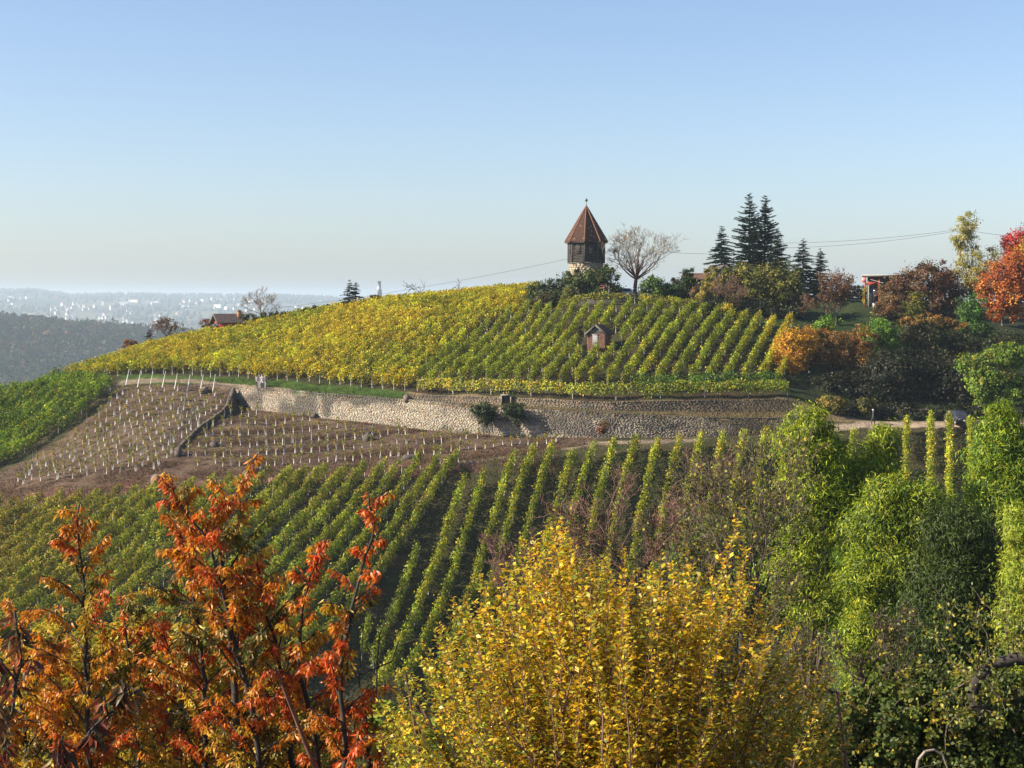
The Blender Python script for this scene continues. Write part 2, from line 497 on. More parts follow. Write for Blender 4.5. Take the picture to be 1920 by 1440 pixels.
YB = np.array([WYs + 1e-3 + (wall2_y(XS) - 2e-3 - WYs) * t for t in np.linspace(0, 1, 7)])
ZB = ground(np.broadcast_to(XS, YB.shape), YB)
W2s = wall2_y(XS)
YC = np.array([W2s + (335 - W2s) * t for t in np.linspace(0, 1, 150) ** 1.15])
ZC = ground(np.broadcast_to(XS, YC.shape), YC)
Y_all = np.concatenate([YA, YB, YC]); Z_all = np.concatenate([ZA, ZB, ZC])
# small unevenness of the soil, not right at the walls
X_all = np.broadcast_to(XS, Y_all.shape)
amp = smooth(.6, 2.5, np.abs(Y_all - wall_y(X_all)))
Z_all = Z_all + amp * ((vnoise(X_all * .9, Y_all * .9, 11) - .5) * .28 + (vnoise(X_all * .25, Y_all * .25, 12) - .5) * .4) * smooth(90, 120, Y_all)
nr, nc = Y_all.shape
GV = np.stack([X_all, Y_all, Z_all], -1).reshape(-1, 3)
idx = np.arange(nr * nc).reshape(nr, nc)
GF = np.stack([idx[:-1, :-1], idx[:-1, 1:], idx[1:, 1:], idx[1:, :-1]], -1).reshape(-1, 4)
g = link('hill_ground', mesh_np('hill_ground', GV, [GF], ground_cols(GV), True), M['ground'])
tag(g, kind='structure')

# far valley and the hills beyond it, out to the horizon
def far_z(x, y):
    z = np.full(np.shape(x), -104.0)
    z = np.where(y < 900, -45 - 59 * smooth(335, 900, y), z)
    rise = smooth(4200, 9600, y)
    ridge = np.interp(x / np.maximum(y, 1) * FPX + 960, [-2500, -400, 0, 60, 130, 220, 420, 520, 640, 760, 1200, 3000], [120, 125, 150, 156, 124, 128, 118, 116, 96, 66, 60, 80])
    z = z + rise * ridge
    z = z + smooth(9600, 14000, y) * -120
    z = z + smooth(3900, 5600, y) * ((vnoise(x / 420, y / 420, 21) - .5) * 24 + (vnoise(x / 1100 + 5, y / 1500, 22) - .5) * 70) * (1 - rise * .8)
    # wooded spur on the left
    z = z + 70 * np.exp(-((x + 800) / 390) ** 2 - ((y - 2150) / 480) ** 2)
    z = z + 22 * np.exp(-((x + 420) / 300) ** 2 - ((y - 2700) / 500) ** 2)
    return z + CZ
fx = np.linspace(-1, 1, 130); fx = np.sign(fx) * np.abs(fx) ** 1.3
fyr = np.concatenate([[-400, -50], 325 + (16500 - 325) * np.linspace(0, 1, 150) ** 2.2])
FYg, FXg = np.meshgrid(fyr, fx, indexing='ij')
FXg = FXg * np.maximum(1400, FYg * .75)
FZ = np.where(FYg < 330, CZ - 60, far_z(FXg, FYg))
# lower it under the hill so that the hill sheet is the ground there
FZ = np.where((np.abs(FXg) < 150) & (FYg < 345), CZ - 66, FZ)
n0, n1 = FYg.shape
FV = np.stack([FXg, FYg, FZ], -1).reshape(-1, 3)
idx = np.arange(n0 * n1).reshape(n0, n1)
FF = np.stack([idx[:-1, :-1], idx[:-1, 1:], idx[1:, 1:], idx[1:, :-1]], -1).reshape(-1, 4)
fn = vnoise(FV[:, 0] / 260, FV[:, 1] / 260, 31)[:, None]
fn = smooth(.35, .65, fn)
fcol = np.array([.03, .045, .022]) * (1 - fn) + np.array([.13, .125, .06]) * fn
spur = (FV[:, 1] > 1200) & (FV[:, 1] < 2900) & (FV[:, 0] < 100)
fcol[spur] = np.array([.03, .035, .018])
town = (FV[:, 1] > 2900) & (FV[:, 1] < 4300)
fcol[town] = np.array([.10, .09, .075])
tag(link('valley_ground', mesh_np('valley_ground', FV, [FF], fcol, True), M['ground']), kind='structure')
def far_hit(px, py, y0=500, y1=13000):
    Y = np.geomspace(y0, y1, 1500)
    P = pix(px, py, Y)
    k = np.nonzero(P[:, 2] <= far_z(P[:, 0], P[:, 1]))[0]
    if not len(k): return None
    return P[k[0]]

# haze: one closed box of thin, even air round the whole place
hb = MB().box((-14000, -500, CZ - 180), (14000, 16800, CZ + 72)).build('haze', None)
tag(hb, 'thin pale haze lying in the air over the valley', 'haze', kind='stuff')
hm, nt, out = new_mat('haze')
pv = nt.nodes.new('ShaderNodeVolumePrincipled')
pv.inputs['Color'].default_value = (.68, .84, 1.0, 1)
pv.inputs['Density'].default_value = 1.3e-4
pv.inputs['Anisotropy'].default_value = .2
nt.links.new(pv.outputs[0], out.inputs['Volume'])
hb.data.materials.append(hm)

# ------------------------------------------------------------------ dry-stone walls
def stone_wall(name, label, xs0, xs1, yf, ztop, zbase, hh=.13, ll=.31, tone=(.44, .385, .30), patch=.74, seed=1, thick=.45, batter=.12, dirs=None, top_rag=.05, group=None):
    """stones laid in courses along the curve y = yf(x); each stone is a jittered block, joints are recessed"""
    rng = np.random.default_rng(seed)
    s = np.arange(xs0, xs1, .25)
    px_, py_ = s, yf(s)
    seg = np.hypot(np.diff(px_), np.diff(py_)); cum = np.concatenate([[0], np.cumsum(seg)])
    Ltot = cum[-1]
    at = lambda d: (np.interp(d, cum, px_), np.interp(d, cum, py_))
    org = np.array([px_[0], py_[0], float(zbase(px_[0]))])
    root = empty(name, org, label, 'wall', group)
    mb = MB(); bk = MB()
    # backing
    X = s; nrm = np.stack([np.gradient(py_), -np.gradient(px_)], -1); nrm = nrm / np.linalg.norm(nrm, axis=1, keepdims=True)
    n = len(s)
    zt, zb_ = ztop(s) - .08, zbase(s) - .6
    f0 = np.stack([px_ + nrm[:, 0] * (-.06), py_ + nrm[:, 1] * (-.06)], -1)
    f1 = f0 - nrm * thick
    V = np.concatenate([np.c_[f0, zb_], np.c_[f0, zt], np.c_[f1, zt], np.c_[f1, zb_]])
    i = np.arange(n - 1)
    F = np.concatenate([np.stack([i + a * n, i + 1 + a * n, i + 1 + b * n, i + b * n], -1) for a, b in ((0, 1), (1, 2), (2, 3))])
    bk.add(V, [F, [[0, n, 2 * n, 3 * n]], [[n - 1, 4 * n - 1, 3 * n - 1, 2 * n - 1]]])
    bk.build('core', M['joint'], root, org=org)
    zmin = min(zbase(s).min(), ztop(s).min()) - .4
    zmax = ztop(s).max() + .1
    # courses follow the top edge
    depth = 0.0
    maxh = float((ztop(s) - zbase(s)).max()) + .35
    Vs, Cs, cnt = [], [], 0
    while depth < maxh:
        h = hh * rng.uniform(.72, 1.3)
        d = rng.uniform(0, .3)
        while d < Ltot:
            l = ll * rng.uniform(.45, 1.6)
            xm, ym = at(d + l / 2)
            zt_ = float(ztop(xm)); zb2 = float(zbase(xm))
            if zt_ - depth > zb2 - .25 and d + l < Ltot + .1 and (depth > 0 or rng.random() > top_rag):
                x0, y0 = at(d + .007); x1, y1 = at(min(d + l - .007, Ltot))
                tx, ty = x1 - x0, y1 - y0
                tl = math.hypot(tx, ty)
                if tl > .05:
                    nx, ny = ty / tl, -tx / tl
                    if ny > 0: nx, ny = -nx, -ny
                    out_ = rng.uniform(-.015, .025) + batter * min(depth, 3.0) * .25
                    z1 = zt_ - depth - .008 + rng.uniform(-.012, .012); z0 = zt_ - depth - h + .014
                    inn = -.32
                    v = []
                    for (zz, sh) in ((z0, 1), (z1, 1)):
                        v += [(x0 + nx * out_, y0 + ny * out_, zz), (x1 + nx * out_, y1 + ny * out_, zz), (x1 + nx * inn, y1 + ny * inn, zz), (x0 + nx * inn, y0 + ny * inn, zz)]
                    v = np.array(v) + rng.normal(0, .007, (8, 3))
                    # weathered dark grey patches and pale rebuilt stretches, as on the real wall
                    pn = vnoise(np.array([d * .16]), np.array([(zt_ - depth) * .45 + 7]), seed + 5)[0] * .6 + vnoise(np.array([d * .7]), np.array([depth * .9]), seed + 6)[0] * .4
                    k = 1 - patch * smooth(.40, .60, pn)
                    c = (np.array(tone) * k + np.array([.06, .058, .055]) * (1 - k)) * rng.uniform(.78, 1.22) * (1 + rng.normal(0, .04, 3))
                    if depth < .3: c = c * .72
                    c = c * np.interp(xm, [10, 15, 24], [1, .72, .5])        # shade, along with weathering, painted into the right-hand stones
                    if rng.random() < .03: c = np.array([.30, .17, .10])
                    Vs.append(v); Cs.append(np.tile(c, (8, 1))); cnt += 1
            d += l
        depth += h
    V = np.concatenate(Vs); C = np.concatenate(Cs)
    F = (np.arange(cnt)[:, None, None] * 8 + BOXF[None]).reshape(-1, 4)
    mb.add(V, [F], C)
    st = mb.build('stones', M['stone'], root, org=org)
    st['kind'] = 'stuff'
    return root
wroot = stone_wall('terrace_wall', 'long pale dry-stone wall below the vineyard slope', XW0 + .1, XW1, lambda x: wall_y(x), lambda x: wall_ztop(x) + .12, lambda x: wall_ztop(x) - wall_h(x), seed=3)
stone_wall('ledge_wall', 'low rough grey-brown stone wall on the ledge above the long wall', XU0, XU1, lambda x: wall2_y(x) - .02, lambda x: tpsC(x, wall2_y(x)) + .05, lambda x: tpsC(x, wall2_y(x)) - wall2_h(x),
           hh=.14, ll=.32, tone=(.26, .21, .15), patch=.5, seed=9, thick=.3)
nx_ = float(pix(949, 752, 181)[0]); ny_ = float(wall2_y(nx_))
nz_ = float(pix(949, 758, ny_)[2])
nh = empty('stone_niche', (nx_, ny_ - .35, nz_), 'dark square stone niche in the ledge wall between the two wall bushes', 'niche')
MB().box((-.62, -.25, -.2), (-.45, .5, 1.0), (.34, .30, .24)).build('jamb', M['stone'], nh)
MB().box((.45, -.25, -.2), (.62, .5, 1.0), (.34, .30, .24)).build('jamb', M['stone'], nh)
MB().box((-.66, -.28, 1.003), (.66, .5, 1.14), (.30, .27, .22)).build('lintel', M['stone'], nh)
MB().box((-.449, .1, -.2), (.449, .5, .998), (.012, .012, .012)).build('back', M['joint'], nh)
# wing wall: faces right, so it lies in its own shadow
def wing_wall():
    P = WING
    xs = P[::-1, 0]; ys = P[::-1, 1]
    dirn = np.array([xs[-1] - xs[0], ys[-1] - ys[0]])
    org = np.array([xs[0], ys[0], gz(xs[0], ys[0])])
    root = empty('wing_wall', org, 'dark shaded stone wing wall climbing diagonally to the long pale wall', 'wall')
    rng = np.random.default_rng(5)
    Vs, Cs = [], []
    cnt = 0
    core = MB()
    T = np.linspace(0, 1, 260)
    lx = np.interp(T, np.linspace(0, 1, len(xs)), xs); ly = np.interp(T, np.linspace(0, 1, len(xs)), ys)
    for a in range(0, 259):
        x0, y0, x1, y1 = lx[a], ly[a], lx[a + 1], ly[a + 1]
        L = math.hypot(x1 - x0, y1 - y0); nx, ny = (y1 - y0) / L, -(x1 - x0) / L
        if nx < 0: nx, ny = -nx, -ny
        zl = gz(x0 - nx * 1.2, y0 - ny * 1.2); zr = gz(x0 + nx * .8, y0 + ny * .8)
        f = 1 - a / 259
        zt = max(zl + .03, zr + .12)
        if f < .2: zt = max(zt, zr + 2.4 * (1 - f / .2) ** .8 * .95 + .15)
        core.add([(x0, y0, zr - .8), (x1, y1, zr - .8), (x1, y1, zt - .1), (x0, y0, zt - .1), (x0 - nx * .5, y0 - ny * .5, zr - .8), (x1 - nx * .5, y1 - ny * .5, zr - .8), (x1 - nx * .5, y1 - ny * .5, zt - .1), (x0 - nx * .5, y0 - ny * .5, zt - .1)], [BOXF])
        z = zr - .3
        while z < zt:
            h = rng.uniform(.13, .24)
            o = rng.uniform(.05, .12)
            v = np.array([(x0 + nx * o, y0 + ny * o, z), (x1 + nx * o, y1 + ny * o, z), (x1 - nx * .3, y1 - ny * .3, z), (x0 - nx * .3, y0 - ny * .3, z),
                          (x0 + nx * o, y0 + ny * o, z + h - .015), (x1 + nx * o, y1 + ny * o, z + h - .015), (x1 - nx * .3, y1 - ny * .3, z + h - .015), (x0 - nx * .3, y0 - ny * .3, z + h - .015)]) + rng.normal(0, .012, (8, 3))
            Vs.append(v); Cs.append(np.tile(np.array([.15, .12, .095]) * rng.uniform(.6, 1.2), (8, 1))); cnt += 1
            z += h
    core.build('core', M['joint'], root, org=org)
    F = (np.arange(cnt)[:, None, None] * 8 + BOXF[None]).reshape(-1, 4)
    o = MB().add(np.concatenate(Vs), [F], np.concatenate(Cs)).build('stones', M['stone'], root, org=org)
    o['kind'] = 'stuff'
wing_wall()

# ------------------------------------------------------------------ vine rows
P_GREEN = [(.19, .25, .015, 5), (.27, .32, .02, 3.5), (.38, .37, .026, 2), (.11, .165, .013, 2), (.54, .42, .03, .5)]
P_YELLOW = [(.58, .42, .022, 4.4), (.46, .40, .026, 4), (.30, .33, .022, 2.2), (.68, .45, .025, 2), (.15, .20, .018, .8), (.48, .22, .025, .35)]
P_DEEP = [(.07, .15, .014, 5), (.11, .20, .017, 3), (.19, .27, .022, 1.6), (.34, .32, .03, .25)]
P_DARKV = [(.045, .095, .010, 5), (.07, .13, .012, 3), (.12, .17, .015, 1.2)]
P_OLIVE = [(.27, .25, .03, 4), (.36, .28, .035, 3), (.16, .18, .02, 2), (.36, .18, .03, 1)]
POST_ME = MB().prism((0, 0, -.3), (0, 0, 1.75), .035, .03, 5).mesh('post')
POST_ME.materials.append(M['steel'])
ROWN = [0]
def vine_row(path, label, group, pal_fn, dens=150, h0=.58, h1=1.8, wid=.22, leaf=.145, rng=None, posts=True, gap=.04):
    """path: (n,2) plan points 0.5 m apart"""
    rng = rng or RNG
    path = np.asarray(path, float)
    seg = np.hypot(*np.diff(path, axis=0).T); cum = np.concatenate([[0], np.cumsum(seg)])
    Lr = cum[-1]
    if Lr < 2.0: return None
    org = np.array([path[0, 0], path[0, 1], gz(*path[0])])
    root = empty('vine_row', org, label, 'vine row', group)
    nv = max(2, int(Lr / 1.25))
    # one plant every 1.25 m, each with its own size, fullness and colour
    vt = (np.arange(nv) + .5) / nv * Lr + rng.normal(0, .12, nv)
    vh = rng.normal(0, .14, nv); vd = np.clip(rng.normal(1, .22, nv), .35, 1.6); vd[rng.random(nv) < gap] *= .25
    n = int(Lr * dens)
    pv_ = rng.choice(nv, n, p=vd / vd.sum())
    t = np.clip(vt[pv_] + rng.normal(0, .42, n), 0, Lr)
    # a few tufts per plant so that the outline is uneven
    k = rng.integers(0, 7, n)
    tuft = rng.normal(0, 1, (nv, 7, 3))[pv_, k]
    hgt = h0 + (h1 - h0) * rng.beta(1.5, 1.25, n) + vh[pv_] * .8 + tuft[:, 2] * .13
    t = np.clip(t + tuft[:, 0] * .16, 0, Lr)
    off = rng.normal(0, wid * .62, n) + tuft[:, 1] * .10
    x = np.interp(t, cum, path[:, 0]); y = np.interp(t, cum, path[:, 1])
    i = np.clip(np.searchsorted(cum, t) - 1, 0, len(seg) - 1)
    d = (path[i + 1] - path[i]) / seg[i][:, None]
    x = x - d[:, 1] * off; y = y + d[:, 0] * off
    z = ground(x, y) + hgt
    C = np.stack([x, y, z], -1)
    outw = np.stack([-d[:, 1] * np.sign(off), d[:, 0] * np.sign(off), np.full(n, .55)], -1)
    N = norm(outw + rng.normal(0, .55, (n, 3)))
    D = norm(np.cross(N, rnd_unit(n, rng)) + np.array([0, 0, -.35]))
    sz = leaf * rng.uniform(.7, 1.35, n)
    V, F = tris(C, D, N, sz * 1.2, sz * .62)
    # colour: each plant leans to one part of the palette
    col = pal_fn(vt, x, y, pv_, hgt, n, path, cum, rng)
    me = mesh_np('foliage', V - org, [F], np.repeat(col, 3, 0))
    fo = link('foliage', me, M['leaf'], root); fo['kind'] = 'stuff'
    # stems
    sx = np.interp(vt, cum, path[:, 0]); sy = np.interp(vt, cum, path[:, 1]); sz_ = ground(sx, sy)
    P0 = np.stack([sx, sy, sz_ - .12], -1); P1 = P0 + np.stack([rng.normal(0, .07, nv), rng.normal(0, .07, nv), np.full(nv, .95)], -1)
    V, F = prisms(P0, P1, np.full(nv, .035), np.full(nv, .022), 4)
    so = link('stems', mesh_np('stems', V - org, [F]), M['bark'], root); so['kind'] = 'stuff'
    if posts:
        for q in np.concatenate([[.05], np.arange(5, Lr - 2, 5.0), [Lr - .05]]):
            qx, qy = np.interp(q, cum, path[:, 0]), np.interp(q, cum, path[:, 1])
            p = bpy.data.objects.new('post', POST_ME); COL.objects.link(p); p.parent = root
            p.location = (qx - org[0], qy - org[1], gz(qx, qy) - org[2])
            p.rotation_euler = (rng.normal(0, .02), rng.normal(0, .02), 0)
    return root
def pal_simple(palA, palB=None, mixfn=None, plant_jit=.22):
    def f(vt, x, y, pv_, hgt, n, path, cum, rng):
        a = palette(palA, n, rng, .16)
        nv = len(vt)
        if palB is not None:
            b = palette(palB, n, rng, .16)
            vx = np.interp(vt, cum, path[:, 0]); vy = np.interp(vt, cum, path[:, 1])
            w = np.clip(mixfn(vx, vy) + rng.normal(0, .13, nv), 0, 1)
            a = np.where(rng.random(n)[:, None] < w[pv_][:, None], b, a)
        pj = np.exp(rng.normal(0, plant_jit, nv))
        return np.clip(a * pj[pv_][:, None], .004, .8)
    return f
def line_pts(p, q, step=.5):
    n = max(2, int(math.hypot(q[0] - p[0], q[1] - p[1]) / step))
    t = np.linspace(0, 1, n)[:, None]
    return np.array(p)[None, :2] * (1 - t) + np.array(q)[None, :2] * t
def ordinal(n):
    return f"{n}{'th' if 10 <= n % 100 <= 20 else {1: 'st', 2: 'nd', 3: 'rd'}.get(n % 10, 'th')}"

# lower slope, part seen left of the break in the rows
rngv = np.random.default_rng(42)
ytL = lambda x: np.interp(x, [-60, 0, 100, 250, 300, 390, 460, 543, 643, 747, 819, 862], [940, 935, 925, 912, 907, 893, 888, 876, 868, 860, 849, 839])
sL = lambda x: np.interp(x, [-60, 0, 300, 460, 540, 640, 750, 862], [1.7, 1.6, 1.35, 1.05, .92, .85, .79, .76])
xt = np.arange(862, -40, -35.5)
mix_low = lambda vx, vy: .35 + .5 * (vnoise(vx * .12, vy * .12, 77) - .5)
for i, x in enumerate(xt):
    y0 = float(ytL(x)) + 28 + rngv.normal(0, 2)
    x0 = x + rngv.normal(0, 2)
    a = hit(x0, y0)
    s = float(sL(x)); yb = 1330.0
    xb = x0 - s * (yb - y0)
    if xb < -160: yb = y0 + (x0 + 160) / s; xb = -160
    b = hit(xb, yb)
    left_mix = float(np.interp(x, [0, 200, 420], [.75, .45, 0]))
    pf = pal_simple(P_GREEN, P_OLIVE, lambda vx, vy, m=left_mix: m + .25 + .5 * (vnoise(vx * .12, vy * .12, 77) - .5))
    vine_row(line_pts(a, b), f'green vine row, {ordinal(i + 1)} leftwards from the break in the lower vineyard', 'leaning vine rows of the lower vineyard', pf, rng=rngv, h1=1.8, dens=165, leaf=.15)
# lower slope, part right of the break
tops = [(872, 893), (910, 882), (965, 847), (1001, 834), (1037, 832), (1075, 844), (1115, 828), (1155, 822), (1195, 817), (1235, 822), (1275, 817), (1316, 812), (1357, 812), (1397, 808), (1437, 806),
        (1478, 806), (1520, 806), (1560, 806), (1600, 804), (1655, 800), (1700, 785), (1745, 776), (1780, 776), (1818, 776), (1860, 776), (1900, 776)]
for i, (x, y) in enumerate(tops):
    y0 = y + 28
    s = .42 * max(0.0, 1 - (x - 872) / 920) ** 1.25 if x < 1790 else -.05
    a = hit(x, y0)
    yb = 1320 if x < 1400 else 1220
    b = hit(x - s * (yb - y0), yb)
    pf = pal_simple(P_GREEN, P_YELLOW, lambda vx, vy: .12 + .35 * (vnoise(vx * .15, vy * .15, 78) - .4))
    vine_row(line_pts(a, b), f'narrow green vine row, {ordinal(i + 1)} rightwards from the break in the lower vineyard', 'upright vine rows of the lower vineyard', pf, rng=rngv, h1=1.95, wid=.27, dens=185, leaf=.15)
for i, (x, y, x2, y2) in enumerate([(784, 1045, 700, 1260), (694, 1185, 678, 1240)]):
    vine_row(line_pts(hit(x, y), hit(x2, y2)), ['short green vine row filling the gap at the break in the lower vineyard', 'tiny last vine row low down beside the orange cherry leaves'][i], 'upright vine rows of the lower vineyard', pal_simple(P_GREEN), rng=rngv)

# upper slope blocks: parallel rows clipped to where the photograph shows them
HUT = hit(1124, 652)
def block(poly, d, spacing, x_from, x_to, label, group, pal, ymin=175, ymax=262, infront=False, skip=None, **kw):
    n = 0
    for x0 in np.arange(x_from, x_to, spacing):
        Y = np.arange(ymin, ymax, .5)
        X = x0 + d * (Y - 190)
        Z = ground(X, Y)
        px, py = proj(np.stack([X, Y, Z], -1))
        ok = inside(poly, px, py) & (infront | (Y > wall2_y(X) + .6))
        crest = np.nonzero(np.diff(py) > 0.0)[0]
        crest = crest[Y[crest] > 205]
        if len(crest): ok &= Y < Y[crest[0]] + 4
        if skip is not None: ok &= ~skip(X, Y)
        st = None
        for q in range(len(Y) + 1):
            if q < len(Y) and ok[q]:
                if st is None: st = q
            elif st is not None:
                if q - st > 5:
                    n += 1
                    vine_row(np.stack([X[st:q], Y[st:q]], -1), label(n) if callable(label) else label, group, pal, rng=rngv, **kw)
                st = None
    return n
YELLOW = [(95, 718), (235, 706), (300, 703), (400, 706), (500, 714), (600, 721), (700, 731), (772, 738), (806, 690), (900, 628), (985, 582), (1012, 545), (1000, 520), (850, 535), (700, 552), (560, 585), (430, 605), (200, 665), (100, 692)]
mixY = lambda vx, vy: .28 + 1.1 * (vnoise(vx * .13 + 3, vy * .10, 55) - .55)
ny = block(YELLOW, .36, 1.75, -95, 10, lambda n: f'yellowing vine row of the dense upper block, {ordinal(n)} from its left end', 'yellow vine rows of the upper slope', pal_simple(P_YELLOW, P_GREEN, mixY, .25), h1=1.85, dens=125, wid=.36, leaf=.17)
def skip_hut(X, Y):
    return ((X > 15) & (Y < wall2_y(X) + 4)) | (np.abs(X - HUT[0]) < 2.6) & (Y > HUT[1] - 3.0) & (Y < HUT[1] + 4.5)
RIGHT = [(772, 738), (806, 690), (900, 628), (985, 584), (1060, 588), (1100, 583), (1280, 585), (1340, 592), (1400, 604), (1440, 612), (1500, 612), (1486, 690), (1474, 726), (1200, 728), (1000, 726), (850, 722)]
mixR = lambda vx, vy: np.clip(.07 + .9 * (vnoise(vx * .12, vy * .12, 56) - .5) + .65 * smooth(27, 32, vx - .30 * (vy - 190)), 0, .85)
nr_ = block(RIGHT, .335, 1.95, -22, 34, lambda n: f'green vine row climbing right on the upper slope, {ordinal(n)} from the yellow block', 'green vine rows of the upper slope', pal_simple(P_GREEN, P_YELLOW, mixR), ymin=178, ymax=222, skip=skip_hut, h1=1.8, wid=.235, dens=175, leaf=.15, h0=.5)
GREENL = [(-80, 742), (0, 728), (100, 716), (190, 722), (212, 734), (150, 792), (62, 846), (20, 868), (-80, 900)]
block(GREENL, .33, 1.7, -95, -30, lambda n: f'dense dark green vine row at the left edge, {ordinal(n)} from the left', 'deep green vine rows left of the young plantation', pal_simple(P_DEEP, P_GREEN, lambda vx, vy: .4 + 0 * vx), ymin=170, ymax=230, infront=True, h1=1.9, dens=140, wid=.36, leaf=.17)
# contour rows along the top of the ledge wall
for k, (xa, xb, off, lab) in enumerate([(XU0 + 1.0, 31.5, 1.0, 'long vine row running level along the ledge wall, nearest the wall'), (13.5, 31.0, 2.9, 'deep green level vine row just above the row along the ledge wall')]):
    xs_ = np.arange(xa, xb, .5)
    vine_row(np.stack([xs_, wall2_y(xs_) + off], -1), lab, 'level vine rows above the wall', pal_simple(P_DARKV if k else P_GREEN, P_DEEP if k else P_YELLOW, (lambda vx, vy: .3 + 0 * vx) if k else (lambda vx, vy: np.clip(.45 - vx * .03, 0, .5))), rng=rngv, wid=.3, gap=.1, h1=1.9 if k else 1.75, dens=180)
# dark end row at the foot of the slope, lying in shade
# a straggly row along the top edge of the green block
xs_ = np.arange(float(pix(1050, 580, 211)[0]), float(pix(1330, 588, 211)[0]), .5)
vine_row(np.stack([xs_, np.full(len(xs_), 212.6)], -1), 'browning level vine row along the top edge of the green block', 'level vine rows above the wall', pal_simple(P_GREEN, P_OLIVE, lambda vx, vy: .6 + 0 * vx), rng=rngv, h1=1.5)

# ------------------------------------------------------------------ young vines: white guard, cane, few leaves
def young_variants():
    out_ = []
    for k in range(6):
        r = np.random.default_rng(100 + k)
        g_ = MB().prism((0, 0, -.1), (r.normal(0, .04), r.normal(0, .04), .72 + r.uniform(-.12, .12)), .045, .045, 6).mesh('guard'); g_.materials.append(M['white_tube'])
        h = r.uniform(1.0, 1.5)
        tip = np.array([r.normal(0, .12), r.normal(0, .12), h])
        c_ = MB().prism((0, 0, .5), tip, .02, .012, 4).mesh('cane'); c_.materials.append(M['bark'])
        n = 46
        t = r.uniform(.45, 1.0, n)
        C = tip[None] * t[:, None] + r.normal(0, .085, (n, 3))
        if k in (1, 3, 4):     # shoot bends over along the wire
            m = t > .8; C[m, 0] += (t[m] - .8) * r.uniform(1.5, 3.0) * (1 if k != 3 else -1); C[m, 2] -= (t[m] - .8) * .5
        N = norm(r.normal(size=(n, 3)) + [0, 0, .5]); D = norm(np.cross(N, r.normal(size=(n, 3))))
        V, F = kites(C, D, N, .15, .07)
        col = palette([(.30, .27, .03, 3), (.20, .22, .03, 3), (.42, .30, .04, 2), (.12, .16, .02, 1)], n, r)
        l_ = mesh_np('leaves', V, [F], np.repeat(col, 4, 0)); l_.materials.append(M['leaf'])
        out_.append((g_, c_, l_))
    return out_
YV = young_variants()
STAKE_ME = MB().prism((0, 0, -.3), (0, 0, 1.95), .03, .03, 4).mesh('stake'); STAKE_ME.materials.append(M['steel'])
rngy = np.random.default_rng(8)
NYV = [0]
def young(p, label, group):
    g_, c_, l_ = YV[rngy.integers(0, 6)]
    e = bpy.data.objects.new('young_vine', None); COL.objects.link(e); e.location = p; e.empty_display_size = .2
    e.rotation_euler = (rngy.normal(0, .05), rngy.normal(0, .05), rngy.uniform(-.4, .4))
    tag(e, label, 'young vine', group)
    s = rngy.uniform(.85, 1.15); e.scale = (s, s, s)
    q = bpy.data.objects.new('guard', g_); COL.objects.link(q); q.parent = e
    if rngy.random() < .9:
        q = bpy.data.objects.new('cane', c_); COL.objects.link(q); q.parent = e
        q = bpy.data.objects.new('leaves', l_); COL.objects.link(q); q.parent = e
    NYV[0] += 1
def stake(p, h=1.0, label='thin grey steel stake standing among the young vines', group='steel stakes of the young plantation'):
    o = bpy.data.objects.new('stake', STAKE_ME); COL.objects.link(o); o.location = p; o.scale = (1, 1, h)
    o.rotation_euler = (rngy.normal(0, .03), rngy.normal(0, .03), 0)
    tag(o, label, 'stake', group)
MOUND = [(218, 738), (300, 730), (425, 745), (405, 778), (345, 842), (300, 878), (180, 895), (20, 912), (70, 868), (140, 822), (205, 758)]
for Y in np.arange(169.5, 204, 1.62):
    for X in np.arange(-62, -34, 1.72):
        x = X + (Y - 190) * .22 + rngy.normal(0, .12); y = Y + rngy.normal(0, .12)
        z = gz(x, y)
        px, py = proj(np.array([x, y, z]))
        dd, _ = wing_d(np.array([x]), np.array([y]))
        if inside(MOUND, np.array([px]), np.array([py]))[0] and dd[0] < -.4 and rngy.random() < .93:
            young((x, y, z), 'young vine in a white guard on the bare brown mound', 'young vines on the mound')
            if rngy.random() < .5: stake((x + .1, y + .1, z), rngy.uniform(.8, 1.05))
yl = lambda x: np.interp(x, [340, 480, 640, 870, 1040, 1120], [890, 888, 876, 860, 842, 832])
yb_ = lambda x: np.interp(x, [410, 470, 600, 700, 800, 960, 1120], [775, 770, 788, 802, 814, 824, 826])
for k in range(8):
    for px in np.arange(352, 1100, 16.4):
        X_ = px + rngy.normal(0, 1.5); y = float(yl(px)) - 13 - 19.5 * k + rngy.normal(0, 1.2)
        if y < yb_(px) + 4: continue
        p = hit(X_, y)
        dd, _ = wing_d(np.array([p[0]]), np.array([p[1]]))
        if dd[0] < .5: continue
        if rngy.random() < .95 and NYV[0] < 420:
            young(p, 'young vine in a white guard on the terraces below the long wall', 'young vines on the terraces')
        if rngy.random() < .32: stake((p[0] + .1, p[1] + .1, p[2]), rngy.uniform(.8, 1.05))
# the seven leaning white end posts beside the track
LEAN_ME = MB().prism((0, 0, -.35), (0, 0, 2.15), .06, .055, 6).mesh('end_post'); LEAN_ME.materials.append(M['white_paint'])
for i, (x, y) in enumerate([(236, 722), (258, 726), (281, 728), (304, 728), (327, 731), (351, 733), (375, 734), (399, 735)]):
    p = hit(x, y)
    o = bpy.data.objects.new('end_post', LEAN_ME); COL.objects.link(o); o.location = p
    o.rotation_euler = (rngy.normal(-.1, .02), .19 + rngy.normal(0, .02), 0)
    tag(o, f'leaning white end post by the track, {ordinal(i + 1)} from the left', 'post', 'leaning white end posts')

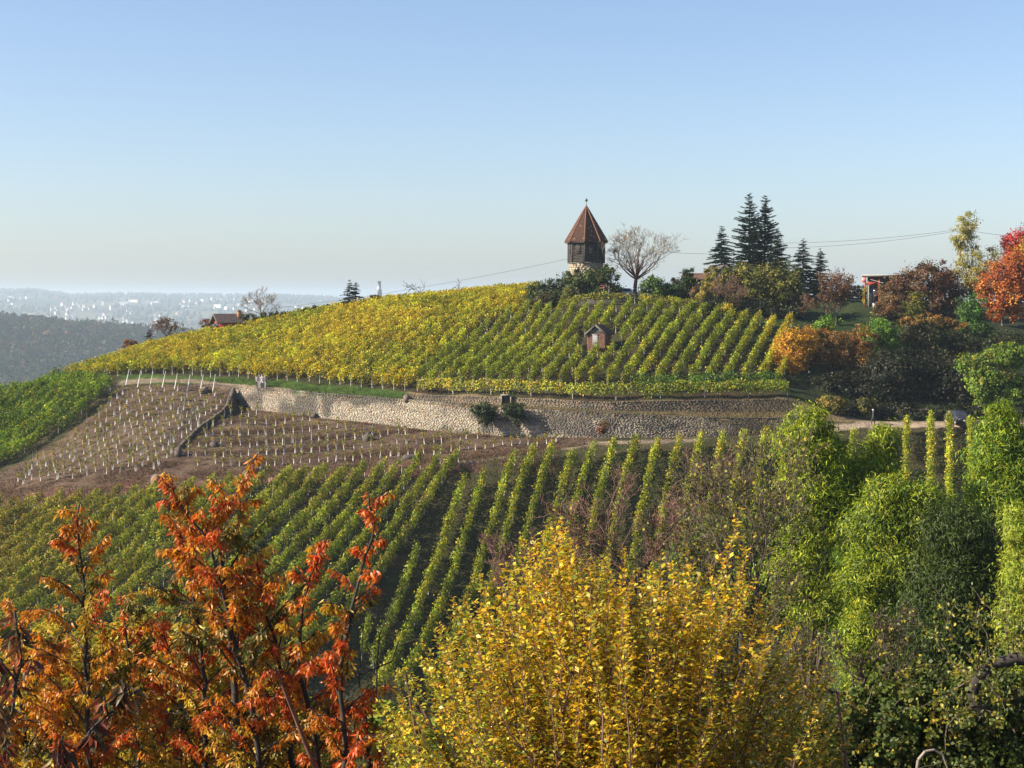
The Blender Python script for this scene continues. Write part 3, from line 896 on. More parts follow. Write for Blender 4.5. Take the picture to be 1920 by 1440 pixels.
# clods and dry litter on the bare soil, grass tufts
def scatter_px(poly, n, rng, ok=None):
    poly = np.array(poly, float)
    q = np.stack([rng.uniform(poly[:, 0].min(), poly[:, 0].max(), n * 3), rng.uniform(poly[:, 1].min(), poly[:, 1].max(), n * 3)], -1)
    return q[inside(poly, q[:, 0], q[:, 1])][:n]
def scatter_ground(xr, yr, n, rng, poly, cond):
    x = rng.uniform(*xr, n); y = rng.uniform(*yr, n)
    z = ground(x, y)
    P = np.stack([x, y, z], -1)
    px, py = proj(P)
    return P[inside(poly, px, py) & cond(x, y)]
rngs = np.random.default_rng(17)
P = scatter_ground((-65, 10), (164, 204), 60000, rngs, YOUNG, lambda x, y: y < wall_y(x) - .3)
n = len(P)
N = norm(rngs.normal(0, .5, (n, 3)) + [0, 0, 1]); D = norm(np.cross(N, rngs.normal(size=(n, 3))))
sz = rngs.uniform(.05, .2, n)
V, F = tris(P + [0, 0, .04], D, N, sz, sz * .5)
c = palette([(.09, .058, .038, 4), (.14, .10, .065, 3), (.21, .16, .10, 1.2), (.05, .034, .023, 4), (.13, .14, .04, .9)], n, rngs)
tag(link('soil_litter', mesh_np('soil_litter', V, [F], np.repeat(c, 3, 0)), M['leaf_dull']), 'clods and dry litter covering the bare brown soil', 'litter', kind='stuff')
def tufts(name, label, P, h, pal, rng, blades=5, lean=.5, w=.02):
    n = len(P) * blades
    B = np.repeat(P, blades, 0) + np.c_[rng.normal(0, .07, (n, 2)), np.full(n, -.03)]
    D = norm(np.c_[rng.normal(0, lean, (n, 2)), np.ones(n)])
    N = norm(np.cross(D, rng.normal(size=(n, 3))))
    V, F = tris(B, D, N, h * rng.uniform(.5, 1.3, n), w)
    c = palette(pal, len(P), rng, .2)
    tag(link(name, mesh_np(name, V, [F], np.repeat(np.repeat(c, blades, 0), 3, 0)), M['leaf_dull']), label, 'grass', kind='stuff')
P = scatter_ground((-50, -8), (186, 206), 14000, rngs, GRASSL, lambda x, y: y > wall_y(x) + .2)
P = P[~inside(ROADL, *proj(P))]
tufts('verge_grass', 'short bright green grass between the track and the vines', P, .22, [(.05, .10, .014, 4), (.075, .135, .02, 2), (.09, .10, .025, 1.5)], rngs, 4, w=.03)
P = scatter_ground((-12, 34), (172, 184), 9000, rngs, [(0, 0), (1920, 0), (1920, 1440), (0, 1440)], lambda x, y: (y > wall_y(x) + .3) & (y < wall2_y(x) - .1))
tufts('ledge_grass', 'dry brown grass and weeds on the ledge between the two walls', P, .4, [(.20, .15, .08, 4), (.13, .10, .05, 3), (.12, .13, .04, 1.5)], rngs, 5, w=.03)
P = scatter_ground((-60, 50), (125, 170), 42000, rngs, [(0, 860), (1920, 760), (1920, 1440), (0, 1440)], lambda x, y: y < wall_y(x) - 3)
P = P[~inside(YOUNG, *proj(P))]
P = P[vnoise(P[:, 0] * .5, P[:, 1] * .5, 61) > .35]
tufts('vineyard_grass', 'thin grass and fallen leaves between the lower vine rows', P, .2, [(.06, .12, .02, 4), (.09, .13, .03, 2), (.14, .10, .04, 1)], rngs, 3, w=.035)
P = scatter_ground((-70, 5), (163, 174), 14000, rngs, [(0, 860), (1200, 820), (1200, 900), (480, 912), (0, 950)], lambda x, y: y < wall_y(x) - 1)
tufts('bank_weeds', 'reddish dry weeds on the bank under the young vines', P, .24, [(.17, .09, .06, 4), (.12, .065, .045, 3), (.20, .15, .08, 1.5)], rngs, 4, w=.03)
P = scatter_ground((-42, 8), (164, 200), 60000, rngs, YOUNG, lambda x, y: (y < wall_y(x) - .5))
qx, qy = proj(P); dd, _f = wing_d(P[:, 0], P[:, 1])
ph = np.mod(np.interp(qx, [340, 480, 640, 870, 1040, 1120], [890, 888, 876, 860, 842, 832]) - 13 - qy, 19.5)
P = P[(dd > .6) & (ph > 4) & (ph < 9.5)]
tufts('terrace_weeds', 'lines of dry reddish weeds along the steps of the young terraces', P, .3, [(.15, .075, .05, 4), (.10, .06, .04, 3), (.17, .15, .06, 1.2)], rngs, 4, w=.03)
# boulders and remains of small walls on the soil
def boulder(p, s, label, seed, col=(.20, .15, .12)):
    r = np.random.default_rng(seed)
    u, v = np.meshgrid(np.linspace(0, 2 * math.pi, 9)[:-1], np.linspace(.15, math.pi - .15, 6))
    dirs = np.stack([np.sin(v) * np.cos(u), np.sin(v) * np.sin(u), np.cos(v)], -1).reshape(-1, 3)
    R = 1 + r.normal(0, .14, len(dirs))
    V = dirs * R[:, None] * np.array(s)
    i, j = np.meshgrid(np.arange(5), np.arange(8), indexing='ij')
    F = np.stack([i * 8 + j, (i + 1) * 8 + j, (i + 1) * 8 + (j + 1) % 8, i * 8 + (j + 1) % 8], -1).reshape(-1, 4)
    o = link('boulder', MB().add(V, [F, [list(range(8))], [list(range(47, 39, -1))]], col).mesh('boulder'), M['rock'])
    o.location = (p[0], p[1], p[2] + s[2] * .35); o.rotation_euler = (0, 0, r.uniform(0, 3))
    tag(o, label, 'boulder', 'boulders on the plantation')
for i, (x, y, s, lab) in enumerate([(292, 905, (.8, .5, .7), 'pale squarish boulder at the lower edge of the mound'), (464, 893, (.7, .5, .6), 'leftmost of the dark boulders above the lower vine rows'), (478, 889, (.6, .5, .5), 'middle of the dark boulders above the lower vine rows'),
        (492, 886, (.5, .5, .5), 'rightmost of the dark boulders above the lower vine rows'), (334, 856, (.5, .4, .8), 'dark upright stone at the foot of the wing wall'), (762, 800, (.5, .4, .5), 'brown boulder against the foot of the long wall'),
        (690, 826, (.7, .5, .7), 'dark boulder in the middle of the young terraces'), (590, 783, (.6, .4, .4), 'dark rubble stone at the long wall beside the terraces'), (384, 737, (.9, .6, .5), 'brown boulder beside the last leaning white post'),
        (768, 862, (.9, .5, .4), 'dark stump-like rock above the middle vine rows'), (402, 838, (.6, .5, .5), 'dark rock on the lowest terrace left')]):
    boulder(hit(x, y), s, lab, 300 + i, (.20, .15, .12) if 'dark' not in lab else (.10, .08, .07))

# ------------------------------------------------------------------ the octagonal tower
M['tile'] = noise_mat('clay_tiles', (.62, .62, .62), (1.05, 1.05, 1.05), 9, .9, .3, 30, use_col=True)
M['board'] = noise_mat('weathered_boards', (.6, .6, .6), (1.1, 1.1, 1.1), 14, .9, .3, 40, use_col=True)
M['metal_dark'] = noise_mat('dark_metal', (.05, .055, .06), (.10, .11, .12), 6, .45, metallic=.6)
M['lead'] = noise_mat('lead_flashing', (.28, .29, .30), (.40, .41, .42), 6, .5, metallic=.3)
def tower():
    Yt = 225.0
    k = Yt / FPX * 1.0
    c = pix(1099, 561, Yt)
    zg = gz(c[0], c[1])
    def zpx(py): return float(pix(1099, py, Yt)[2])
    org = np.array([c[0], c[1], zg])
    root = empty('watch_tower', org, 'octagonal watch tower with dark boarded walls and steep red tiled roof', 'tower')
    rng = np.random.default_rng(50)
    a0 = math.radians(-90 - 7.5)                  # one edge points almost at the camera
    ang = a0 + np.arange(8) * math.pi / 4
    R = 34.5 * Yt / FPX                            # body radius to the corners
    Rr = 40.5 * Yt / FPX                           # eaves
    ze, zs, zt = zpx(453), zpx(494), zpx(387)
    # round stone base built of single stones
    core = MB(); th = np.linspace(0, 2 * math.pi, 25)[:-1]
    Rb = R * .93
    ringb = np.stack([c[0] + (Rb - .1) * np.cos(th), c[1] + (Rb - .1) * np.sin(th)], -1)
    core.add(np.concatenate([np.c_[ringb, np.full(24, zg - .6)], np.c_[ringb, np.full(24, zs)]]), [[[i, (i + 1) % 24, 24 + (i + 1) % 24, 24 + i] for i in range(24)]])
    bo = core.build('stone_base', M['joint'], root, org=org)
    Vs, Cs = [], []
    z = zg - .3
    while z < zs - .02:
        h = min(rng.uniform(.22, .36), zs - z)
        a = rng.uniform(0, .2)
        while a < 2 * math.pi + .05:
            da = rng.uniform(.12, .30)
            r1 = Rb + rng.uniform(-.02, .04)
            r0 = Rb - .3
            v = [(c[0] + r * math.cos(b), c[1] + r * math.sin(b), zz) for zz in (z + .012, z + h - .012) for (r, b) in ((r1, a + .012), (r1, a + da - .012), (r0, a + da - .012), (r0, a + .012))]
            Vs.append(np.array(v) + rng.normal(0, .01, (8, 3)))
            Cs.append(np.tile(np.array([.46, .39, .28]) * rng.uniform(.65, 1.2), (8, 1)))
            a += da
        z += h
    n = len(Vs)
    st = MB().add(np.concatenate(Vs), [(np.arange(n)[:, None, None] * 8 + BOXF[None]).reshape(-1, 4)], np.concatenate(Cs)).build('stones', M['stone'], bo, org=org)
    st['kind'] = 'stuff'
    # arched slit window in the base
    sa = math.radians(-90 - 30)
    sl = MB().box((-.12, -.07, -.32), (.12, .02, .32), (.02, .02, .02)).build('slit_window', M['col'], bo)
    sl.location = (Rb * math.cos(sa) * 1.012, Rb * math.sin(sa) * 1.012, zpx(506) - zg); sl.rotation_euler = (0, 0, sa + math.pi / 2)
    # boarded octagon: every side has a sill, two posts, boards, a shutter
    for i in range(8):
        b0, b1 = ang[i], ang[(i + 1) % 8]
        p0 = np.array([c[0] + R * math.cos(b0), c[1] + R * math.sin(b0)]); p1 = np.array([c[0] + R * math.cos(b1), c[1] + R * math.sin(b1)])
        L = np.linalg.norm(p1 - p0); t = (p1 - p0) / L; nn = np.array([t[1], -t[0]])
        if np.dot(nn, (p0 + p1) / 2 - c[:2]) < 0: nn = -nn
        Mx = np.eye(4); Mx[:2, 0] = t; Mx[:2, 1] = -nn; Mx[:2, 3] = p0 - org[:2]; Mx[2, 3] = -org[2]
        side = MB()
        side.box((.02, .06, zs + .1), (L - .02, .12, ze + .1), (.035, .03, .028), Mx)
        so = side.build('wall_panel', M['board'], root)
        bd = MB(); x = .1
        while x < L - .1:
            w = min(rng.uniform(.16, .24), L - .1 - x)
            z = zs + .16
            while z < ze:                          # shingle-like short boards
                hh = min(rng.uniform(.28, .5), ze - z)
                bd.box((x + .006, .0 + rng.uniform(0, .03), z + .004), (x + w - .006, .059, z + hh - .004), np.array([.044, .038, .035]) * rng.uniform(.6, 1.35), Mx)
                z += hh
            x += w
        o = bd.build('boards', M['board'], so); o['kind'] = 'stuff'
        MB().box((-.02, -.05, zs + .0), (L + .02, .14, zs + .15), (.10, .09, .08), Mx).build('sill_beam', M['board'], so)
        MB().box((-.07, -.045, zs + .153), (.095, .13, ze + .05), (.065, .056, .05), Mx).build('corner_post', M['board'], so)
        sh = MB(); z0, z1 = ze - 1.55, ze - .42
        for q in range(4):
            sh.box((L * .34 + q * L * .08 + .004, -.055, z0), (L * .34 + (q + 1) * L * .08 - .004, -.012, z1), np.array([.058, .051, .046]) * rng.uniform(.85, 1.15), Mx)
        sh.box((L * .33, -.075, z0 + .15), (L * .67, -.056, z0 + .24), (.05, .045, .04), Mx); sh.box((L * .33, -.075, z1 - .24), (L * .67, -.056, z1 - .15), (.05, .045, .04), Mx)
        sh.build('shutter', M['board'], so)
        MB().box((L * .31, -.085, z0 - .12), (L * .69, -.03, z0 - .03), (.07, .06, .055), Mx).build('shutter_ledge', M['board'], so)
    # roof: tiles laid course by course on eight planes, slight kick at the eaves, ridge tiles on the hips
    rb = MB(); tl = MB()
    prof = [(Rr, ze - .06), (Rr * .86, ze + (zt - ze) * .13), (0.05, zt)]
    def rp(u):          # u 0 eaves .. 1 apex
        q = np.array([0, .155, 1.0]); return np.interp(u, q, [p[0] for p in prof]), np.interp(u, q, [p[1] for p in prof])
    for i in range(8):
        b0, b1 = ang[i], ang[(i + 1) % 8]
        for (u0, u1) in ((0, .155), (.155, 1.0)):
            r0, z0 = rp(u0); r1, z1 = rp(u1)
            q = [(c[0] + r * math.cos(b), c[1] + r * math.sin(b), zz) for (r, zz, b) in ((r0, z0, b0), (r0, z0, b1), (r1, z1, b1), (r1, z1, b0))]
            rb.add(np.array(q), [[[0, 1, 2, 3]]], (.12, .06, .045))
        rows = 40
        for k_ in range(rows):
            u0, u1 = k_ / rows, (k_ + 1.25) / rows
            r0, z0 = rp(u0); r1, z1 = rp(min(u1, 1))
            P0 = np.array([c[0] + r0 * math.cos(b0), c[1] + r0 * math.sin(b0), z0]); P1 = np.array([c[0] + r0 * math.cos(b1), c[1] + r0 * math.sin(b1), z0])
            Q0 = np.array([c[0] + r1 * math.cos(b0), c[1] + r1 * math.sin(b0), z1]); Q1 = np.array([c[0] + r1 * math.cos(b1), c[1] + r1 * math.sin(b1), z1])
            m = max(1, int(np.linalg.norm(P1 - P0) / .2))
            up = norm(np.cross(P1 - P0, Q0 - P0)); up = up if up[2] > 0 else -up
            e = np.linspace(0, 1, m + 1)
            for q in range(m):
                a_, b_ = e[q] + .03 / m, e[q + 1] - .03 / m
                lift = .045 + rng.uniform(0, .02)
                v = np.array([P0 + (P1 - P0) * a_ + up * lift, P0 + (P1 - P0) * b_ + up * lift, Q0 + (Q1 - Q0) * b_ + up * .012, Q0 + (Q1 - Q0) * a_ + up * .012,
                              P0 + (P1 - P0) * a_ + up * .0, P0 + (P1 - P0) * b_ + up * .0])
                col = np.array([.092, .040, .026]) * rng.uniform(.55, 1.35)
                if rng.random() < .02: col = np.array([.38, .26, .17])
                tl.add(v, [[[0, 1, 2, 3], [4, 5, 1, 0]]], col)
    ro = rb.build('roof', M['board'], root, org=org)
    o = tl.build('roof_tiles', M['tile'], ro, org=org); o['kind'] = 'stuff'
    for i in range(8):
        hp = MB()
        for q in range(22):
            r0, z0 = rp(q / 22); r1, z1 = rp(min(1, (q + 1.15) / 22))
            hp.prism((c[0] + r0 * math.cos(ang[i]), c[1] + r0 * math.sin(ang[i]), z0 + .05), (c[0] + r1 * math.cos(ang[i]), c[1] + r1 * math.sin(ang[i]), z1 + .03), .11, .08, 6, np.array([.22, .10, .06]) * rng.uniform(.8, 1.15))
        hp.build('hip_ridge', M['tile'], ro, org=org)
    ew = MB()
    for i in range(8):
        b0, b1 = ang[i], ang[(i + 1) % 8]
        ew.prism((c[0] + Rr * .985 * math.cos(b0), c[1] + Rr * .985 * math.sin(b0), ze - .16), (c[0] + Rr * .985 * math.cos(b1), c[1] + Rr * .985 * math.sin(b1), ze - .16), .07, .07, 4, (.09, .07, .06))
    th8 = [(c[0] + Rr * .98 * math.cos(b), c[1] + Rr * .98 * math.sin(b), ze - .13) for b in ang]
    ew.add(np.array(th8), [[list(range(8))]], (.07, .055, .05))
    ew.build('eaves', M['board'], ro, org=org)
    # finial: flashing cone, rod, ball, spike
    fm = MB(); fm.prism((c[0], c[1], zt - .45), (c[0], c[1], zt + .12), .28, .07, 8)
    fin = fm.build('finial', M['lead'], root, org=org)
    MB().prism((c[0], c[1], zt + .1), (c[0], c[1], zpx(372)), .06, .02, 6).build('rod', M['metal_dark'], fin, org=org)
    u, v = np.meshgrid(np.linspace(0, 2 * math.pi, 13)[:-1], np.linspace(.02, math.pi - .02, 9))
    bv = np.stack([np.sin(v) * np.cos(u), np.sin(v) * np.sin(u), np.cos(v)], -1).reshape(-1, 3) * .2 + [c[0], c[1], zpx(375.3)]
    i, j = np.meshgrid(np.arange(8), np.arange(12), indexing='ij')
    MB().add(bv, [np.stack([i * 12 + j, (i + 1) * 12 + j, (i + 1) * 12 + (j + 1) % 12, i * 12 + (j + 1) % 12], -1).reshape(-1, 4)]).build('ball', M['metal_dark'], fin, True, org=org)
    return c, R, ze
TWR, TWR_R, TWR_ZE = tower()

# ------------------------------------------------------------------ brick hut among the vines
def gable_house(name, label, cat, org, rz, w, l, hw, hr, wall_col, roof_col, over=.25, door=None, windows=(), gable_col=None, chimney=None, bricks=False, tile=.22, seed=0):
    """front gable faces local -y; ridge runs along local y"""
    rng = np.random.default_rng(seed)
    root = empty(name, org, label, cat, rz=rz)
    wl = MB()
    x, y = w / 2, l / 2
    wl.add([(-x, -y, -.5), (x, -y, -.5), (x, y, -.5), (-x, y, -.5), (-x, -y, hw), (x, -y, hw), (x, y, hw), (-x, y, hw)], [BOXF[[0, 2, 3, 4, 5]]], wall_col)
    wo = wl.build('wall', M['board'], root)
    if bricks:
        bm = MB(); z = -.1
        while z < hw - .02:
            for side in range(4):
                L = w if side % 2 == 0 else l
                q = -L / 2 + (.12 if int(z / .075) % 2 else 0)
                while q < L / 2 - .02:
                    e = min(q + .24, L / 2)
                    a = [(q + .006, -.02), (e - .006, -.02), (e - .006, .03), (q + .006, .03)]
                    ca, sa = [(1, 0), (0, 1), (-1, 0), (0, -1)][side]
                    offd = (l if side % 2 == 0 else w) / 2
                    v = []
                    for zz in (z + .005, min(z + .07, hw)):
                        for (u, d) in a:
                            yy = -offd + d
                            v.append((ca * u - sa * yy, sa * u + ca * yy, zz))
                    bm.add(np.array(v), [BOXF], np.array(wall_col) * rng.uniform(.7, 1.3))
                    q = e
            z += .075
        b = bm.build('bricks', M['board'], wo); b['kind'] = 'stuff'
    gc = gable_col or wall_col
    for s in (-1, 1):
        gm = MB()
        n = max(4, int(w / .2)); e = np.linspace(-x, x, n + 1)
        for i in range(n):
            za = hw + hr * (1 - abs(e[i]) / x); zb = hw + hr * (1 - abs(e[i + 1]) / x)
            if (za + zb) / 2 - hw < .03: continue
            o_ = rng.uniform(.012, .03)
            f = [(e[i] + .008, s * (y + o_), hw), (e[i + 1] - .008, s * (y + o_), hw), (e[i + 1] - .008, s * (y + o_), zb - .02), (e[i] + .008, s * (y + o_), za - .02)]
            bk = [(p[0], s * (y - .06), p[2]) for p in f]
            gm.add(np.array(f + bk), [BOXF], np.array(gc) * rng.uniform(.8, 1.2))
        gm.build('gable', M['board'], root)
    rf = MB(); tl = MB()
    k = hr / x
    for s in (-1, 1):
        xe = x + over; ze = hw - over * k
        v = [(0, -y - over, hw + hr), (s * xe, -y - over, ze), (s * xe, y + over, ze), (0, y + over, hw + hr)]
        v2 = [(p[0], p[1], p[2] + .1) for p in v]
        rf.add(np.array(v + v2), [BOXF], np.array(roof_col) * .5)
        sl = math.hypot(xe, xe * k); m = max(2, int(sl / (tile * 1.3))); nn = max(2, int((l + 2 * over) / tile))
        for a in range(m):
            for b in range(nn):
                u0, u1 = a / m, (a + 1.2) / m
                yy0 = -y - over + (l + 2 * over) * b / nn + .006; yy1 = -y - over + (l + 2 * over) * (b + 1) / nn - .006
                # courses start at the eaves
                f0, f1 = 1 - u0, max(0, 1 - u1)
                lift = .135 + rng.uniform(0, .02)
                q = [(s * xe * f0, yy0, hw + hr - (hw + hr - ze) * f0 + lift), (s * xe * f0, yy1, hw + hr - (hw + hr - ze) * f0 + lift), (s * xe * f1, yy1, hw + hr - (hw + hr - ze) * f1 + .115), (s * xe * f1, yy0, hw + hr - (hw + hr - ze) * f1 + .115)]
                tl.add(np.array(q), [[[0, 1, 2, 3]]], np.array(roof_col) * rng.uniform(.7, 1.3))
    ro = rf.build('roof', M['board'], root)
    t_ = tl.build('roof_tiles', M['tile'], ro); t_['kind'] = 'stuff'
    for s in (-1, 1):
        xe = x + over; ze = hw - over * k
        for yy in (-y - over - .03,):
            MB().add([(0, yy, hw + hr - .12), (s * xe, yy, ze - .12), (s * xe, yy + .05, ze - .12), (0, yy + .05, hw + hr - .12), (0, yy, hw + hr + .13), (s * xe, yy, ze + .13), (s * xe, yy + .05, ze + .13), (0, yy + .05, hw + hr + .13)], [BOXF], (.13, .12, .11)).build('barge_board', M['board'], ro)
    if door:
        dx, dw, dh, dc = door
        d = MB()
        for i in range(4): d.box((dx - dw / 2 + i * dw / 4 + .006, -y - .075, .02), (dx - dw / 2 + (i + 1) * dw / 4 - .006, -y - .025, dh), np.array(dc) * rng.uniform(.85, 1.1))
        do = d.build('door', M['board'], root)
        MB().box((dx - dw / 2 - .1, -y - .085, dh + .005), (dx + dw / 2 + .1, -y - .02, dh + .12), np.array(dc) * .8).build('lintel', M['board'], do)
        MB().box((dx + dw * .32, -y - .11, dh * .48), (dx + dw * .38, -y - .076, dh * .55), (.1, .1, .1)).build('handle', M['metal_dark'], do)
    for (wx, wz, ww, wh, wc) in windows:
        f = MB().box((wx - ww / 2, -y - .07, wz), (wx + ww / 2, -y - .01, wz + wh), wc).build('window', M['board'], root)
        MB().box((wx - ww / 2 + .07, -y - .085, wz + .07), (wx + ww / 2 - .07, -y - .072, wz + wh - .07), (.03, .035, .04)).build('pane', M['glass_dark'], f)
    if chimney:
        cx, cy, cw, chh, cc = chimney
        ch = MB().box((cx - cw / 2, cy - cw / 2, hw), (cx + cw / 2, cy + cw / 2, hw + hr + chh), cc).build('chimney', M['board'], ro)
        MB().box((cx - cw / 2 - .06, cy - cw / 2 - .06, hw + hr + chh + .003), (cx + cw / 2 + .06, cy + cw / 2 + .06, hw + hr + chh + .1), np.array(cc) * .8).build('chimney_cap', M['board'], ch)
    return root
M['glass_dark'] = noise_mat('dark_window_glass', (.02, .025, .03), (.05, .055, .06), 3, .08)
_s = HUT[1] / FPX
gable_house('vineyard_hut', 'small brick vineyard hut with grey boarded gable and dark red roof', 'hut', HUT, math.radians(-24), 2.35, 2.2, 1.75, .95, (.19, .095, .066), (.075, .032, .028), over=.28,
            door=(-.12, .65, 1.5, (.30, .32, .33)), gable_col=(.15, .145, .135), bricks=True, seed=4)
# red roofed hut behind the yellow rows, left
Yh = 240.0
p = pix(428, 618, Yh); p[2] = gz(p[0], p[1])
hz = float(pix(428, 602, Yh)[2]) - p[2]
gable_house('red_hut', 'red painted hut with brown roof and brick chimney above the yellow vines', 'hut', p, math.radians(-62), 3.0, 3.6, max(1.6, hz), 1.0, (.42, .05, .04), (.10, .07, .065), over=.5,
            windows=[(0, hz - .9, 2.2, .6, (.05, .05, .05))], chimney=(.9, 1.4, .5, .5, (.33, .15, .09)), seed=6)
# grey gabled house between the conifers
Yg = 234.0
p = pix(1350, 540, Yg); p[2] = gz(p[0], p[1])
hz = float(pix(1350, 514, Yg)[2]) - p[2]
gable_house('grey_gable_house', 'house with grey boarded gable half hidden under the dark conifers', 'house', p, math.radians(8), 3.6, 5, hz, 1.2, (.26, .25, .24), (.13, .10, .09), over=.3, gable_col=(.22, .24, .25),
            windows=[(0, hz + .2, .8, .6, (.35, .35, .35))], seed=8)
Yg = 231.0
p = pix(1304, 545, Yg); p[2] = gz(p[0], p[1])
hz = float(pix(1304, 524, Yg)[2]) - p[2]
gable_house('brown_shed', 'low brown tiled shed beside the green shrubs right of the bare tree', 'shed', p, math.radians(95), 2.6, 3.4, hz, .8, (.20, .12, .09), (.20, .10, .07), over=.2, seed=9)

# ------------------------------------------------------------------ flat-roofed cabin at the right
def cabin():
    Yc = 224.0
    p = pix(1655, 574, Yc); p[2] = gz(p[0], p[1])
    k = Yc / FPX
    root = empty('flat_roofed_cabin', p, 'flat-roofed garden cabin with red posts and pale roof edge at right', 'cabin', rz=math.radians(-12))
    H = float(pix(1655, 516, Yc)[2]) - p[2]
    W = 6.6; D = 3.4
    x0 = -2.6
    MB().box((x0 + .5, .3, -.3), (x0 + W, D, H - .28), (.09, .075, .05)).build('wall', M['board'], root)
    rf = MB().box((x0 - .25, -.45, H - .24), (x0 + W + .3, D + .3, H - .06), (.06, .05, .04)).build('roof', M['board'], root)
    MB().box((x0 - .27, -.48, H - .055), (x0 + W + .32, D + .3, H + .05), (.50, .47, .42)).build('roof_edge', M['board'], rf)
    for xx in (x0 + .18, x0 + 2.1):
        MB().box((xx - .09, -.2, -.2), (xx + .09, -.02, H - .245), (.34, .06, .045)).build('post', M['board'], root)
    MB().box((x0 + .28, -.17, H - 1.35), (x0 + 2.0, -.05, H - .95), (.36, .045, .04)).build('lintel', M['board'], root)
    f = MB().box((x0 + .62, .22, .05), (x0 + 1.15, .296, H - 1.4), (.34, .36, .38)).build('door', M['board'], root)
    MB().box((x0 + .70, .20, H * .45), (x0 + 1.07, .217, H - 1.5), (.05, .06, .07)).build('pane', M['glass_dark'], f)
    f = MB().box((x0 + 1.2, .22, .9), (x0 + 2.0, .296, H - 1.4), (.12, .12, .13)).build('window', M['board'], root)
    MB().box((x0 + 1.27, .20, .97), (x0 + 1.93, .217, H - 1.47), (.05, .06, .07)).build('pane', M['glass_dark'], f)
    aw = MB().add([(x0 + .9, -.3, H - .55), (x0 + 2.6, -.9, H - 1.05), (x0 + 2.6, -.86, H - 1.12), (x0 + .9, -.26, H - .62)], [[[0, 1, 2, 3]]], (.7, .66, .55)).build('awning_bar', M['board'], root)
    # chest outside
    q = pix(1640, 572, Yc - 1.2); q[2] = gz(q[0], q[1])
    c = empty('white_box', q, 'small white box standing before the cabin window', 'box')
    MB().box((-.28, -.2, 0), (.28, .2, .75), (.62, .62, .58)).build('body', M['board'], c)
    MB().box((-.3, -.22, .753), (.3, .22, .8), (.66, .66, .62)).build('lid', M['board'], c)
    # red dish at the corner
    d = empty('round_dish', pix(1619, 525, Yc - .5), 'round pinkish red dish shining at the corner of the flat cabin', 'dish')
    u, v = np.meshgrid(np.linspace(0, 2 * math.pi, 17)[:-1], np.linspace(0.02, 1, 6))
    R = .38
    V = np.stack([R * v * np.cos(u), -.18 * (1 - v ** 2) + .1, R * v * np.sin(u)], -1).reshape(-1, 3)
    i, j = np.meshgrid(np.arange(5), np.arange(16), indexing='ij')
    F = np.stack([i * 16 + j, (i + 1) * 16 + j, (i + 1) * 16 + (j + 1) % 16, i * 16 + (j + 1) % 16], -1).reshape(-1, 4)
    o = MB().add(V, [F], (.6, .13, .12)).build('bowl', M['gloss_red'], d, True); o.rotation_euler = (0, 0, math.radians(-30))
    MB().prism((0, .05, 0), (.15, .5, -.1), .03, .03, 5, (.3, .3, .3)).build('bracket', M['metal_dark'], d)
M['gloss_red'] = noise_mat('glossy_red', (.55, .16, .15), (.7, .24, .22), 4, .2)
cabin()

# ------------------------------------------------------------------ trees, shrubs, hedges
def blob_leaves(blobs, n, size, pal, rng, droop=.2, aspect=.5, clump=.34, clumps=None, shell=.55, near=False, gaps=.0):
    """leaves in clumps through the volume of a set of ellipsoids (centre, radii)"""
    B = [(np.array(c, float), np.array(r, float)) for c, r in blobs]
    vol = np.array([r[0] * r[2] * (r[1] + .3) for c, r in B]) ** .85
    w = vol / vol.sum()
    ncl = clumps or max(14, n // 75)
    bi = rng.choice(len(B), ncl, p=w)
    dirs = rnd_unit(ncl, rng)
    rad = rng.random(ncl) ** (1 / 3.0); rad = rad * (1 - shell) + shell * (1 - (1 - rad) * .55)
    cen = np.array([B[i][0] for i in bi]); rr = np.array([B[i][1] for i in bi])
    cc = cen + dirs * rr * (rad * rng.uniform(.7, 1.2, ncl))[:, None]
    csz = np.minimum(rr.min(1), rr.mean(1)) * clump * rng.uniform(.45, 1.5, ncl)
    ccol = palette(pal, ncl, rng, .16)
    k = rng.integers(0, ncl, n)
    P = cc[k] + rng.normal(0, 1, (n, 3)) * csz[k][:, None] * np.array([.62, .62, .5])
    outd = norm(P - cen[k])
    N = norm(outd * .7 + np.array([0, 0, .45]) + rng.normal(0, .55, (n, 3)))
    D = norm(np.cross(N, rng.normal(size=(n, 3))) + outd * .25 + np.array([0, 0, -droop * 2]))
    sz = size * rng.uniform(.65, 1.35, n)
    col = np.where(rng.random(n)[:, None] < .6, ccol[k] * np.exp(rng.normal(0, .16, (n, 1))), palette(pal, n, rng, .16))
    return P, D, N, sz, np.clip(col, .003, .85)
def stems_mesh(name, segs, k, org, mat, parent):
    P0, P1, R0, R1 = [np.array([s[i] for s in segs], float) for i in range(4)]
    V, F = prisms(P0, P1, R0, R1, k)
    o = link(name, mesh_np(name, V - org, [F], None, True), mat, parent)
    return o
